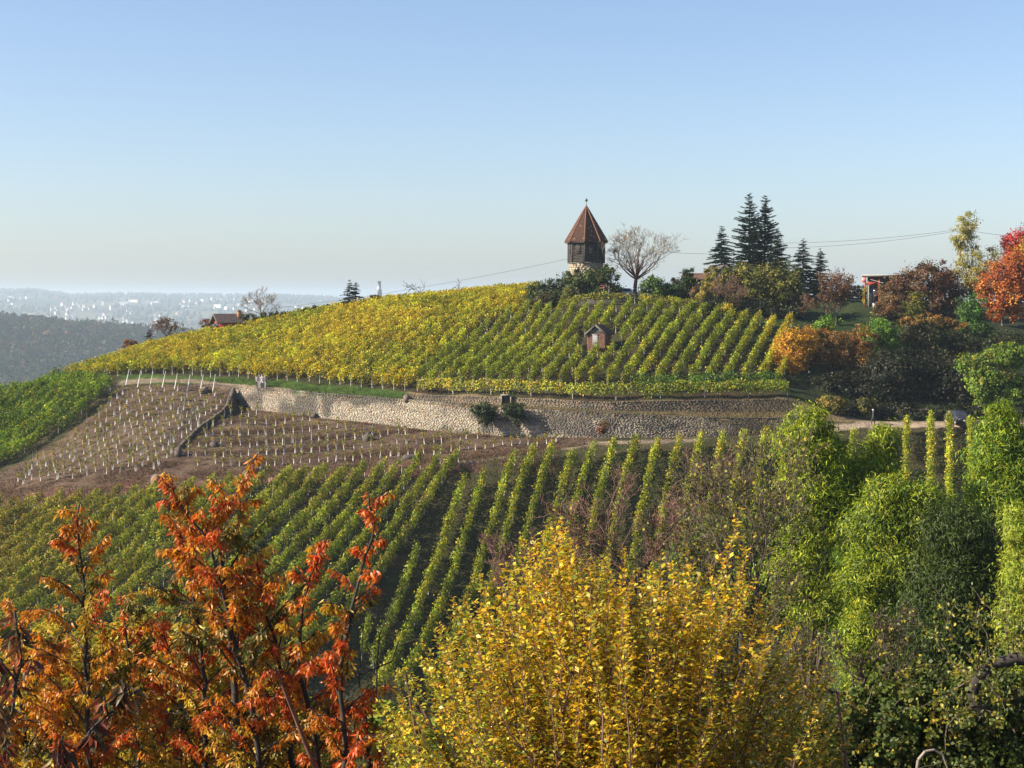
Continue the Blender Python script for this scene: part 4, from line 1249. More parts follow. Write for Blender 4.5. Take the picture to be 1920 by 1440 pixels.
def grow(base, direc, length, radius, levels, rng, nb=(2, 4), shrink=.68, spread=.6, up=.15, steps=4, wob=.12, rmin=.006, out_=None, side=True, depth=0):
    """recursive branching; returns list of (p0, p1, r0, r1, level)"""
    out_ = out_ if out_ is not None else []
    p = np.array(base, float); d = np.array(direc, float); d /= np.linalg.norm(d)
    r = radius; st = length / steps
    nodes = []
    for i in range(steps):
        d = d + rng.normal(0, wob, 3) + np.array([0, 0, up * .25]); d /= np.linalg.norm(d)
        q = p + d * st; r2 = max(rmin, r * (.86 if levels else .7))
        out_.append((p, q, r, r2, depth))
        p, r = q, r2; nodes.append((p.copy(), d.copy(), r))
    if levels > 0:
        ks = rng.integers(nb[0], nb[1] + 1)
        for j in range(ks):
            a = rnd_unit(1, rng)[0]; a = a - d * np.dot(a, d); a /= np.linalg.norm(a) + 1e-9
            nd = d * math.cos(spread * rng.uniform(.6, 1.3)) + a * math.sin(spread * rng.uniform(.6, 1.3)) + np.array([0, 0, up])
            grow(p, nd, length * shrink * rng.uniform(.75, 1.2), r * .8, levels - 1, rng, nb, shrink, spread, up, steps, wob, rmin, out_, side, depth + 1)
        if side:
            for (pp, dd, rr_) in nodes[1:-1]:
                if rng.random() < .7:
                    a = rnd_unit(1, rng)[0]; a = a - dd * np.dot(a, dd); a /= np.linalg.norm(a) + 1e-9
                    nd = dd * .5 + a * .8 + np.array([0, 0, up])
                    grow(pp, nd, length * shrink * rng.uniform(.5, .85), rr_ * .55, levels - 1 if levels < 2 else levels - 2, rng, nb, shrink, spread, up, steps, wob, rmin, out_, side, depth + 1)
    return out_
def px_blob(x, y, rx, ry, Y, dz=.85):
    k = Y / FPX
    return (pix(x, y, Y), np.array([rx * k, rx * k * dz, ry * k]))
def leafy(name, label, cat, basepx, Y, blobs, pal, n, size, rng_seed, trunk=None, mat='leaf', bark='bark', group=None, droop=.15, aspect=.5, clump=.34, clumps=None, shell=.55, dz=.85, limbs=7, twigs=0, org_y=None):
    """a shrub or broad-leaved tree: trunk with limbs reaching into the crown, crown of leaf clumps. blobs in pixels: (x, y, rx, ry[, dY])"""
    rng = np.random.default_rng(rng_seed)
    bx = basepx
    c0 = pix(bx, 560, Y); g_ = gz(c0[0], c0[1])
    org = np.array([c0[0], c0[1], g_])
    root = empty(name, org, label, cat, group)
    B = [px_blob(b[0], b[1], b[2], b[3], Y + (b[4] if len(b) > 4 else 0), dz) for b in blobs]
    if Y > 100: n = int(n * 1.8); size = size * .85
    P, D, N, sz, col = blob_leaves(B, n, size, pal, rng, droop, aspect, clump, clumps, shell)
    lo = g_ + .05
    P[:, 2] = np.maximum(P[:, 2], ground(P[:, 0], P[:, 1]) + .06)
    far = Y > 40
    V, F = tris(P, D, N, sz * 1.25, sz * aspect * 1.05) if far else kites(P, D, N, sz * 1.2, sz * aspect)
    fo = link('crown', mesh_np('crown', V - org, [F], np.repeat(col, 3 if far else 4, 0)), M[mat], root); fo['kind'] = 'stuff'
    segs = []
    tr = trunk or max(.05, .03 * (B[0][1][0] + B[0][1][2]))
    top = np.mean([b[0] for b in B], 0)
    fork = org + (np.array([top[0], top[1], 0]) - np.array([org[0], org[1], 0])) * .4 + np.array([0, 0, max(.3, (top[2] - g_) * .45)])
    a = org + np.array([0, 0, -.3]); m_ = (a + fork) / 2 + rng.normal(0, .06, 3)
    segs += [(a, m_, tr, tr * .85), (m_, fork, tr * .85, tr * .7)]
    for i in range(limbs):
        b = B[i % len(B)]
        tip = b[0] + rnd_unit(1, rng)[0] * b[1] * .8
        k1 = fork + (tip - fork) * .5 + rng.normal(0, .12, 3) * np.linalg.norm(tip - fork) * .3
        segs += [(fork, k1, tr * .6, tr * .38), (k1, tip, tr * .38, max(.012, tr * .12))]
        for j in range(twigs):
            q = k1 + (tip - k1) * rng.uniform(.2, 1)
            e = b[0] + rnd_unit(1, rng)[0] * b[1] * rng.uniform(.85, 1.1)
            segs.append((q, q + (e - q) * .7, max(.012, tr * .16), .01))
    stems_mesh('trunk', segs, 5, org, M[bark], root)
    return root
def bare_tree(name, label, basepx, Y, h_px, levels, seed, mat, r=.16, spread=.55, up=.12, nb=(2, 4), shrink=.7, rmin=.018, trunk_f=.3, leafpal=None, nleaf=0, lsize=.1, lean=(0, 0), group=None, cat='tree', base_z=None, base_px_y=None, wob=.12, k=4, scale_to=None):
    """leafless tree: trunk, boughs and twigs as real tapered tubes"""
    rng = np.random.default_rng(seed)
    c0 = pix(basepx, 560 if base_px_y is None else base_px_y, Y)
    g_ = gz(c0[0], c0[1])
    org = np.array([c0[0], c0[1], g_])
    root = empty(name, org, label, cat, group)
    H = h_px * Y / FPX
    z0 = -.3
    segs = grow(org + [0, 0, z0], (lean[0], lean[1], 1), H * trunk_f, r, levels, rng, nb, shrink, spread, up, 4, wob, rmin)
    A = np.array([s[1] for s in segs])
    top = A[:, 2].max() - org[2]
    f = H / top
    segs = [(org + (s[0] - org) * f, org + (s[1] - org) * f, s[2], s[3], s[4]) for s in segs]
    big = [s for s in segs if s[4] <= 1]; small = [s for s in segs if s[4] > 1]
    to = stems_mesh('trunk', big, 6, org, M[mat] if isinstance(mat, str) else M[mat[0]], root)
    if small:
        tw = stems_mesh('twigs', small, 3, org, M[mat] if isinstance(mat, str) else M[mat[1]], root); tw['kind'] = 'stuff'
    if nleaf:
        E = np.array([s[1] for s in segs if s[4] >= levels - 1])
        P = E[rng.integers(0, len(E), nleaf)] + rng.normal(0, lsize * .7, (nleaf, 3))
        N = norm(rng.normal(size=(nleaf, 3)) + [0, 0, .4]); D = norm(np.cross(N, rng.normal(size=(nleaf, 3))) + [0, 0, -.4])
        sz = lsize * rng.uniform(.7, 1.3, nleaf)
        V, F = kites(P, D, N, sz * 1.2, sz * .5)
        lo = link('leaves', mesh_np('leaves', V - org, [F], np.repeat(palette(leafpal, nleaf, rng), 4, 0)), M['leaf'], root); lo['kind'] = 'stuff'
    return root
def conifer(name, label, basepx, Y, top_px, base_w_px, seed, col=(.018, .034, .016), bare=.1, open_=1.0, droop=.25, base_py=None, group='conifers by the house', col2=(.03, .05, .025), sag=0.0):
    rng = np.random.default_rng(seed)
    c0 = pix(basepx, 560, Y); g_ = gz(c0[0], c0[1])
    org = np.array([c0[0], c0[1], g_])
    root = empty(name, org, label, 'conifer', group)
    ztop = float(pix(basepx, top_px, Y)[2])
    H = ztop - g_; R = base_w_px * 1.38 * Y / FPX
    stems_mesh('trunk', [(org + [0, 0, -.3], org + [0, 0, H * .5], .05 + H * .012, .03 + H * .008), (org + [0, 0, H * .5], org + [0, 0, H], .03 + H * .008, .015)], 6, org, M['bark_dark'], root)
    bs, P, D, N, S, Cc = [], [], [], [], [], []
    z = H * bare
    while z < H * .985:
        f = 1 - (z - H * bare) / (H * (1 - bare))
        L0 = R * f ** .82 + .12
        nbr = int(7 + 5 * f)
        a0 = rng.uniform(0, 6.28)
        for i in range(nbr):
            a = a0 + i * 2 * math.pi / nbr + rng.normal(0, .25)
            L = L0 * rng.uniform(.35, 1.28)
            hd = np.array([math.cos(a), math.sin(a), 0])
            zz = z + rng.normal(0, .22)
            p = org + [0, 0, zz]
            pm = p + hd * L * .55 + np.array([0, 0, L * (.08 - droop * .25)])
            pe = p + hd * L + np.array([0, 0, L * (-droop * .55 + .2 * (1 - f) + sag)])
            bs += [(p, pm, .03, .02), (pm, pe, .02, .01)]
            m = max(8, int(L * 44))
            t = rng.uniform(.12, 1.0, m)
            q = np.where(t[:, None] < .55, p + (pm - p) * (t / .55)[:, None], pm + (pe - pm) * ((t - .55) / .45)[:, None])
            sd = np.array([-hd[1], hd[0], 0])
            sg = rng.choice([-1, 1], m)
            dd = hd * .6 + sd * sg[:, None] * rng.uniform(.3, 1.0, (m, 1)) + np.array([0, 0, -.15]) + rng.normal(0, .15, (m, 3))
            P.append(q); D.append(dd); N.append(norm(np.array([0, 0, 1.0]) + rng.normal(0, .45, (m, 3)))); S.append(rng.uniform(.22, .46, m) * (.5 + .5 * (1 - t * .5)) * min(1.2, .55 + L * .3))
            Cc.append(palette([(*col, 3), (*col2, 1.4)], m, rng, .2))
        z += (.22 + .22 * f) * open_
    P, D, N, S, Cc = map(np.concatenate, (P, D, N, S, Cc))
    V, F = tris(P, D, N, S * 1.35, S * .28)
    o = link('needles', mesh_np('needles', V - org, [F], np.repeat(Cc, 3, 0)), M['needle'], root); o['kind'] = 'stuff'
    o = stems_mesh('branches', bs, 3, org, M['bark_dark'], root); o['kind'] = 'stuff'
    return root

# ---- beside the tower and along the ridge
PG = [(.045, .075, .018, 4), (.075, .11, .022, 2), (.028, .045, .014, 3), (.16, .14, .03, 1)]
PGY = [(.15, .15, .022, 4), (.10, .115, .02, 3), (.27, .22, .03, 2), (.05, .065, .016, 2)]
PBR = [(.15, .075, .04, 4), (.22, .11, .05, 2), (.09, .05, .03, 3), (.16, .12, .05, 1.5)]
POR = [(.40, .18, .025, 4), (.48, .26, .03, 2.5), (.26, .11, .02, 2.5), (.33, .22, .03, 1)]
PBG = [(.11, .24, .018, 4), (.16, .30, .025, 3), (.06, .13, .015, 2), (.24, .34, .03, 1)]
PDK = [(.020, .030, .012, 4), (.035, .045, .016, 3), (.05, .04, .02, 2)]
leafy('tower_hedge', 'bushy green hedge wrapped around the foot of the tower', 'hedge', 1100, 219, [(1085, 520, 28, 18), (1120, 516, 30, 17), (1145, 522, 22, 18), (1008, 545, 22, 20), (1012, 560, 26, 20), (1045, 546, 30, 28), (1080, 540, 34, 32), (1115, 535, 34, 32), (1145, 540, 22, 32), (1120, 560, 40, 16)], PG, 9000, .26, 1, limbs=8, droop=.1)
leafy('yellow_bush', 'small yellow-green bush before the tower hedge', 'bush', 1073, 216, [(1070, 556, 14, 22), (1060, 570, 14, 12)], PGY, 1400, .22, 2)
leafy('olive_bush', 'grey-olive bush at the corner between yellow and green vines', 'bush', 1015, 217, [(1003, 572, 22, 14), (1025, 566, 22, 18), (1040, 580, 18, 12)], [(.09, .09, .035, 3), (.05, .06, .02, 3), (.16, .11, .04, 1.5)], 2600, .22, 3)
pass
leafy('green_shrub', 'bright green rounded shrub right of the bare tree trunk', 'shrub', 1230, 219, [(1222, 535, 20, 20), (1240, 540, 20, 18), (1258, 548, 18, 18)], [(.08, .15, .02, 4), (.12, .20, .03, 2), (.04, .07, .015, 2)], 2600, .24, 5)
leafy('dark_shrub', 'dark evergreen shrub between two green shrubs by the shed', 'shrub', 1270, 221, [(1262, 545, 18, 22), (1280, 552, 14, 18)], PDK, 2000, .24, 6)
leafy('thuja_shrub', 'dark green upright shrub left of the brown shed', 'shrub', 1290, 220, [(1288, 530, 15, 26), (1290, 552, 16, 16)], [(.05, .09, .015, 3), (.03, .05, .012, 3)], 2400, .24, 7)
leafy('brown_shrub', 'rusty brown shrub below the brown shed', 'shrub', 1310, 216, [(1308, 560, 14, 22), (1298, 575, 16, 12)], PBR, 1600, .22, 8)
leafy('round_tree', 'broad rounded tree with yellowing top below the conifers', 'tree', 1430, 216, [(1400, 528, 48, 34), (1450, 530, 48, 36), (1480, 545, 28, 30), (1350, 528, 36, 28), (1420, 560, 60, 30)], PGY, 15000, .27, 9, limbs=12, clump=.26, trunk=.25)
leafy('yellow_corner_bush', 'yellow-leaved bush left of the brownish bare bush', 'bush', 1325, 213, [(1325, 548, 16, 16), (1318, 560, 12, 12)], [(.36, .27, .03, 3), (.22, .20, .03, 3), (.12, .12, .02, 1)], 1400, .24, 10)
pass
leafy('ivy_bush', 'dark ivy-covered bush under the brownish bush', 'bush', 1335, 210.5, [(1338, 570, 20, 18), (1360, 580, 20, 12)], PDK + [(.10, .12, .02, .8)], 1800, .22, 11)
leafy('yellow_vine_bush', 'yellow leaved climbing bush at the end of the green rows', 'bush', 1368, 207.5, [(1365, 580, 14, 12), (1385, 588, 14, 9), (1395, 594, 8, 9)], [(.42, .33, .03, 4), (.28, .26, .03, 2)], 1200, .2, 12)
leafy('shade_thicket', 'deep green thicket in shade under the round tree', 'thicket', 1440, 213, [(1430, 585, 50, 24), (1480, 580, 34, 28), (1390, 582, 28, 20)], PDK, 6000, .26, 13)
conifer('spruce_tree', 'dark spruce standing left of the two tall firs', 1352, 236, 424, 30, 61, droop=.35)
conifer('tall_fir_tree', 'left and taller of the two tall open firs', 1404, 240, 362, 36, 62, open_=1.25, bare=.12, sag=.12, droop=.1)
conifer('tall_fir_tree', 'right one of the two tall open firs with long side bough', 1433, 241, 366, 36, 63, open_=1.3, bare=.12, sag=.14, droop=.1)
conifer('spruce_tree', 'narrow pointed spruce just right of the tall firs', 1457, 235, 430, 24, 64, droop=.35)
conifer('spruce_tree', 'dark spruce, second from the right of the conifer group', 1505, 232, 449, 27, 65, col=(.012, .02, .02), droop=.3)
conifer('spruce_tree', 'rightmost small dark spruce of the conifer group', 1537, 231, 468, 24, 66, col=(.012, .02, .02), droop=.3)
leafy('dark_hedge_wall', 'black-green clipped hedge on the skyline left of the cabin', 'hedge', 1585, 236, [(1560, 550, 30, 12), (1595, 548, 30, 12), (1625, 550, 20, 12)], PDK, 2600, .25, 14)
pass
leafy('russet_tree', 'broad russet brown tree right of the cabin', 'tree', 1735, 219, [(1700, 540, 36, 34), (1740, 522, 46, 32), (1775, 545, 34, 40), (1680, 560, 26, 26), (1740, 570, 50, 26)], [(.13, .06, .035, 4), (.20, .085, .04, 2.5), (.07, .045, .025, 3), (.16, .12, .04, 1)], 11000, .26, 15, clump=.28, limbs=14, twigs=3)
leafy('rust_shrub', 'rust orange shrub before the cabin', 'shrub', 1672, 215, [(1670, 555, 22, 24), (1668, 580, 26, 16)], [(.26, .13, .05, 3), (.18, .10, .045, 3), (.13, .10, .04, 2)], 2600, .22, 16)
leafy('olive_shrub', 'olive green shrub low between rust shrub and russet tree', 'shrub', 1715, 213, [(1714, 572, 20, 24), (1700, 590, 20, 12)], PGY, 1800, .22, 17)
leafy('cabin_creeper', 'yellow creeper hanging on the left post of the cabin', 'creeper', 1621, 222.6, [(1621, 540, 5, 12), (1622, 560, 5, 12)], [(.45, .36, .05, 3), (.30, .28, .04, 2)], 420, .16, 18, trunk=.03, limbs=2)
leafy('birch_tree', 'slender yellow-green birch rising above the russet tree', 'tree', 1822, 222, [(1812, 420, 22, 22), (1808, 450, 20, 22), (1815, 480, 26, 26), (1825, 515, 34, 34), (1850, 490, 24, 34), (1795, 450, 12, 16), (1835, 545, 30, 22)], [(.38, .31, .06, 4), (.28, .27, .05, 3), (.20, .21, .045, 2), (.45, .30, .06, 1)], 6500, .2, 19, bark='bark_grey', droop=.5, clump=.4, trunk=.14, limbs=14, twigs=3)
leafy('crimson_tree', 'crimson red tree top at the right edge of the picture', 'tree', 1908, 222, [(1905, 450, 28, 26), (1925, 470, 36, 40), (1890, 478, 18, 14)], [(.48, .055, .05, 4), (.38, .04, .045, 3), (.55, .12, .05, 1)], 4200, .24, 20, trunk=.16)
leafy('orange_maple', 'orange-red rounded maple at the right edge', 'tree', 1880, 213.5, [(1880, 525, 40, 36), (1905, 505, 36, 40), (1862, 550, 32, 30), (1900, 560, 40, 34), (1870, 582, 26, 16)], [(.42, .12, .025, 5), (.34, .08, .02, 3), (.50, .20, .03, 2), (.25, .07, .02, 1.5)], 11000, .25, 21, bark='bark_grey', limbs=12, clump=.28)
leafy('golden_tree', 'golden yellow tree crown between crimson and orange trees', 'tree', 1925, 217, [(1925, 480, 26, 44), (1940, 520, 30, 40)], [(.55, .36, .03, 4), (.45, .33, .03, 3), (.50, .24, .03, 1.5)], 3600, .25, 22)
leafy('green_shrub', 'fresh green shrub below the orange maple', 'shrub', 1825, 206, [(1826, 580, 26, 30), (1822, 605, 30, 24), (1840, 625, 26, 18)], [(.07, .16, .02, 4), (.11, .21, .03, 2), (.035, .08, .015, 3)], 4200, .24, 23)
leafy('orange_hedge_shrub', 'rounded golden orange shrub at the end of the yellow rows', 'shrub', 1492, 190.5, [(1490, 652, 36, 34), (1486, 684, 30, 24), (1505, 636, 28, 20)], [(.50, .25, .02, 4), (.56, .32, .025, 3), (.36, .16, .02, 2.5), (.42, .28, .03, 1)], 7000, .2, 24, clump=.26)
leafy('orange_hedge', 'long hedge with orange-brown top on the right bank', 'hedge', 1580, 193, [(1530, 640, 30, 22), (1565, 645, 34, 24), (1600, 645, 34, 26), (1540, 675, 34, 28), (1590, 680, 44, 30), (1640, 690, 40, 34), (1622, 632, 24, 20)], [(.26, .12, .025, 4), (.16, .08, .025, 4), (.38, .20, .03, 2), (.09, .07, .02, 2)], 11000, .22, 25, clump=.28, limbs=10)
leafy('bright_green_shrub', 'bright green feathery shrub on the hedge line', 'shrub', 1650, 196, [(1648, 622, 28, 26), (1662, 640, 26, 22)], PBG, 3400, .22, 26)
leafy('lime_shrub', 'small lime green shrub at the foot of the brown fruit tree', 'shrub', 1545, 198, [(1548, 608, 18, 16), (1535, 618, 16, 10)], PBG + [(.3, .3, .03, 2)], 1500, .2, 27)
leafy('dark_hedge', 'tall dark hedge with tan top right of the bright green shrub', 'hedge', 1740, 198, [(1700, 622, 36, 26), (1745, 620, 40, 26), (1785, 630, 34, 28), (1700, 660, 44, 34), (1760, 665, 46, 36), (1820, 668, 44, 34), (1880, 660, 44, 40)], [(.03, .045, .014, 4), (.05, .05, .018, 3), (.07, .05, .02, 1.5)], 12000, .25, 28, limbs=8)
leafy('tan_hedge_top', 'tan orange leaves capping the dark hedge', 'hedge', 1742, 197, [(1715, 600, 30, 8), (1745, 598, 30, 9), (1775, 604, 22, 9), (1800, 612, 18, 10)], [(.34, .19, .04, 4), (.24, .13, .03, 3), (.28, .22, .04, 1)], 2600, .2, 29, trunk=.06)
leafy('bank_thicket', 'black shaded thicket covering the steep bank above the road', 'thicket', 1690, 187, [(1570, 730, 40, 30), (1640, 735, 50, 34), (1710, 730, 50, 40), (1780, 735, 50, 36), (1850, 735, 50, 36), (1910, 735, 40, 40), (1680, 700, 60, 30), (1800, 700, 60, 30), (1600, 765, 40, 22), (1680, 770, 50, 20), (1760, 770, 50, 18), (1840, 770, 50, 18)], [(.010, .016, .006, 4), (.02, .025, .009, 3), (.03, .024, .012, 2)], 22000, .27, 30, limbs=8)  # near-black leaf colours carry the deep shade of the bank
leafy('dark_bank_tree', 'tall black-green tree mass in the middle of the shaded bank', 'tree', 1690, 190, [(1660, 700, 44, 40), (1700, 690, 50, 44), (1740, 705, 44, 40), (1590, 715, 40, 26), (1640, 725, 44, 30)], [(.010, .016, .006, 4), (.02, .025, .009, 3), (.03, .024, .012, 2)], 9000, .27, 46, limbs=8)  # bank shade painted into these leaves as well
leafy('verge_thicket', 'low black-green thicket along the back edge of the shaded road', 'thicket', 1750, 183, [(1585, 775, 34, 16), (1650, 776, 40, 18), (1720, 776, 40, 18), (1790, 776, 40, 18), (1860, 776, 40, 18), (1915, 776, 30, 18)], [(.010, .016, .006, 4), (.02, .025, .009, 3), (.04, .034, .012, 1)], 8000, .25, 47, limbs=8)  # leaf colours kept near black for the shade along the road
leafy('yellow_flecked_bush', 'bush with yellow flecked leaves right of the wall end', 'bush', 1562, 180.5, [(1560, 758, 26, 16), (1545, 768, 14, 14)], [(.22, .18, .03, 3), (.08, .08, .02, 4), (.32, .22, .03, 1)], 1800, .2, 31)
leafy('roadside_bush', 'small bush with yellow tips by the shaded road', 'bush', 1628, 181, [(1625, 758, 16, 14)], [(.2, .16, .03, 2), (.06, .07, .02, 4)], 900, .2, 32)
leafy('roadside_ash', 'light green leafy tree leaning over the road at right', 'tree', 1880, 172, [(1830, 690, 30, 30), (1870, 670, 34, 26), (1905, 660, 28, 30), (1850, 720, 40, 34), (1890, 730, 36, 30), (1860, 755, 26, 18)], [(.13, .22, .02, 4), (.21, .27, .025, 3), (.07, .13, .016, 2.5), (.32, .28, .03, 1)], 10000, .22, 33, droop=.3, clump=.25)
for i, (x, y, Y, r_, lab) in enumerate([(906, 772, 178.6, 24, 'left one of two dark bushes growing out of the long wall'), (963, 772, 177.6, 20, 'right one of two dark bushes growing out of the long wall')]):
    leafy('wall_bush', lab, 'bush', x, Y, [(x, y - 4, r_, 13), (x + 3, y + 8, r_ * .75, 13), (x + 6, y + 20, r_ * .4, 10), (x - 8, y - 4, r_ * .6, 12)], [(.035, .055, .02, 4), (.06, .085, .025, 2), (.10, .09, .03, 1)], 3200, .17, 34 + i, trunk=.02, limbs=4)
leafy('wall_foot_bush', 'reddish brown bramble at the foot of the wall near the path', 'bush', 1132, 173.4, [(1132, 803, 14, 10)], PBR, 700, .17, 37, trunk=.03)
# skyline left of the tower
pass
for i, (x, h, lab) in enumerate([(818, 46, 'left one of two gnarled bare pruned trees on the skyline'), (850, 44, 'right one of two gnarled bare pruned trees on the skyline')]):
    bare_tree('gnarled_tree', lab, x, 241, h, 3, 47 + i, 'bark_dark', r=.16, spread=.85, up=.08, nb=(2, 3), shrink=.78, rmin=.03, trunk_f=.3, wob=.3)
conifer('skyline_conifer', 'left tip of the twin dark conifer on the left skyline', 656, 240, 527, 15, 71, group='conifers on the left skyline', droop=.3, open_=1.0)
conifer('skyline_conifer', 'right tip of the twin dark conifer on the left skyline', 667, 240.5, 531, 13, 72, group='conifers on the left skyline', droop=.3)
leafy('clipped_hedge', 'dark clipped hedge on the skyline between bare tree and twin conifer', 'hedge', 585, 243, [(570, 585, 10, 8), (590, 582, 16, 7), (612, 579, 16, 6), (630, 576, 12, 5)], PDK, 1800, .22, 38, trunk=.04)
leafy('skyline_shrubs', 'low olive shrubs right of the red hut chimney', 'shrub', 470, 241, [(450, 598, 14, 12), (470, 600, 20, 9), (500, 596, 22, 8), (530, 592, 20, 7)], [(.08, .10, .03, 3), (.05, .06, .02, 3), (.14, .13, .04, 1)], 2600, .22, 39, trunk=.05)
leafy('rust_skyline_bush', 'rust red bush left of the red hut', 'bush', 392, 243, [(390, 605, 16, 9), (402, 600, 10, 9)], PBR + [(.30, .09, .04, 2)], 900, .2, 40, trunk=.05)
pass
conifer('purple_conifer', 'small dark purple-brown pointed tree on the left skyline', 280, 247, 618, 12, 73, col=(.035, .02, .02), col2=(.05, .03, .03), group='conifers on the left skyline')
leafy('orange_skyline_bush', 'orange bush low on the left skyline', 'bush', 245, 248, [(246, 641, 13, 8), (238, 646, 12, 7)], [(.30, .13, .04, 3), (.20, .09, .035, 3)], 800, .2, 41, trunk=.04)
leafy('red_skyline_bush', 'small dark red bush at the foot of the chimney on the skyline', 'bush', 703, 241, [(703, 558, 13, 6)], PBR + [(.2, .04, .04, 2)], 500, .2, 42, trunk=.04)

# ------------------------------------------------------------------ small things near the tower and on the roads
def person(p, rz, label, jacket, trousers, hair, coat=.86, h=1.72, stride=.12, seed=0):
    """one continuous skinned body; the clothes are colour zones of the body, the hair is a child"""
    rng = np.random.default_rng(seed)
    root = empty('person', p, label, 'person', rz=rz)
    k = h / 1.72
    J = [(0, 0, .95, .15, .11), (0, 0, 1.2, .155, .11), (0, 0, 1.4, .17, .10), (0, 0, 1.5, .06, .06), (0, -.02, 1.60, .085, .10), (0, -.02, 1.69, .07, .085),
         (.09, -stride, .5, .075, .075), (.09, -stride * .9, .09, .05, .05), (.09, -stride - .13, .04, .045, .04),
         (-.09, stride, .5, .075, .075), (-.09, stride * 1.1, .09, .05, .05), (-.09, stride - .03, .04, .045, .04),
         (.22, .0, 1.4, .06, .06), (.26, .02, 1.12, .05, .05), (.25, -.1, .88, .036, .036),
         (-.22, 0, 1.4, .06, .06), (-.26, .02, 1.12, .05, .05), (-.25, -.08, .88, .036, .036),
         (.1, 0, .9, .10, .10), (-.1, 0, .9, .10, .10)]
    E = [(0, 1), (1, 2), (2, 3), (3, 4), (4, 5), (0, 18), (18, 6), (6, 7), (7, 8), (0, 19), (19, 9), (9, 10), (10, 11), (2, 12), (12, 13), (13, 14), (2, 15), (15, 16), (16, 17)]
    me = bpy.data.meshes.new('body')
    me.from_pydata([tuple(np.array(j[:3]) * k) for j in J], E, [])
    o = link('body', me, None, root)
    sk = o.modifiers.new('skin', 'SKIN'); o.modifiers.new('sub', 'SUBSURF').levels = 1
    o.modifiers['sub'].render_levels = 1
    for v, j in zip(me.skin_vertices[0].data, J): v.radius = (j[3] * k, j[4] * k)
    me.skin_vertices[0].data[0].use_root = True
    m, nt, out_ = new_mat('clothes')
    bs = nt.nodes.new('ShaderNodeBsdfPrincipled'); bs.inputs['Roughness'].default_value = .85
    tc = nt.nodes.new('ShaderNodeTexCoord'); sx = nt.nodes.new('ShaderNodeSeparateXYZ'); rp = nt.nodes.new('ShaderNodeValToRGB')
    mp = nt.nodes.new('ShaderNodeMath'); mp.operation = 'MULTIPLY'; mp.inputs[1].default_value = .5 / k
    rp.color_ramp.interpolation = 'CONSTANT'
    el = rp.color_ramp.elements
    el[0].position = 0; el[0].color = (.03, .025, .02, 1)
    el[1].position = .04; el[1].color = (*trousers, 1)
    for pos, c in ((coat * .5, jacket), (.752, (.50, .31, .22))):
        e = el.new(pos); e.color = (*c, 1)
    L = nt.links.new
    L(tc.outputs['Object'], sx.inputs[0]); L(sx.outputs['Z'], mp.inputs[0]); L(mp.outputs[0], rp.inputs[0]); L(rp.outputs[0], bs.inputs['Base Color']); L(bs.outputs[0], out_.inputs[0])
    me.materials.append(m)
    u, v = np.meshgrid(np.linspace(0, 2 * math.pi, 11)[:-1], np.linspace(.05, 1.75, 6))
    V = np.stack([.092 * np.sin(v) * np.cos(u), -.01 + .11 * np.sin(v) * np.sin(u) + .015, 1.635 + .12 * np.cos(v)], -1).reshape(-1, 3) * k
    i, j = np.meshgrid(np.arange(5), np.arange(10), indexing='ij')
    F = np.stack([i * 10 + j, (i + 1) * 10 + j, (i + 1) * 10 + (j + 1) % 10, i * 10 + (j + 1) % 10], -1).reshape(-1, 4)
    # the front of the face stays free
    V[:, 1] = np.where(V[:, 2] < 1.66 * k, np.maximum(V[:, 1], -.01 * k), V[:, 1])
    MB().add(V, [F, [list(range(10))]], hair).build('hair', M['col'], root, True)
    return root
for i, (x, y, jk, tr, hr_, lab, rz) in enumerate([(482.5, 731, (.30, .28, .26), (.06, .05, .05), (.05, .04, .03), 'leftmost walker of the four on the track in a light grey top', 2.9),
        (486.5, 733, (.13, .12, .13), (.45, .43, .42), (.30, .27, .24), 'second walker from the left on the track, dark top, pale trousers', 3.3),
        (491.5, 733.5, (.60, .56, .52), (.05, .045, .05), (.5, .48, .45), 'third walker on the track wearing a long pale coat', 3.1),
        (497.5, 733.5, (.16, .14, .16), (.28, .25, .27), (.4, .37, .34), 'rightmost walker on the track in dark jacket and grey trousers', 3.0)]):
    person(hit(x, y), rz, lab, jk, tr, hr_, coat=.72 if i == 2 else .92, h=[1.62, 1.72, 1.74, 1.70][i], seed=i)
person(hit(1637, 797), 1.4, 'single walker in dark clothes and pale cap on the shaded road', (.05, .05, .06), (.04, .04, .05), (.7, .68, .64), h=1.7, stride=.16, seed=9)

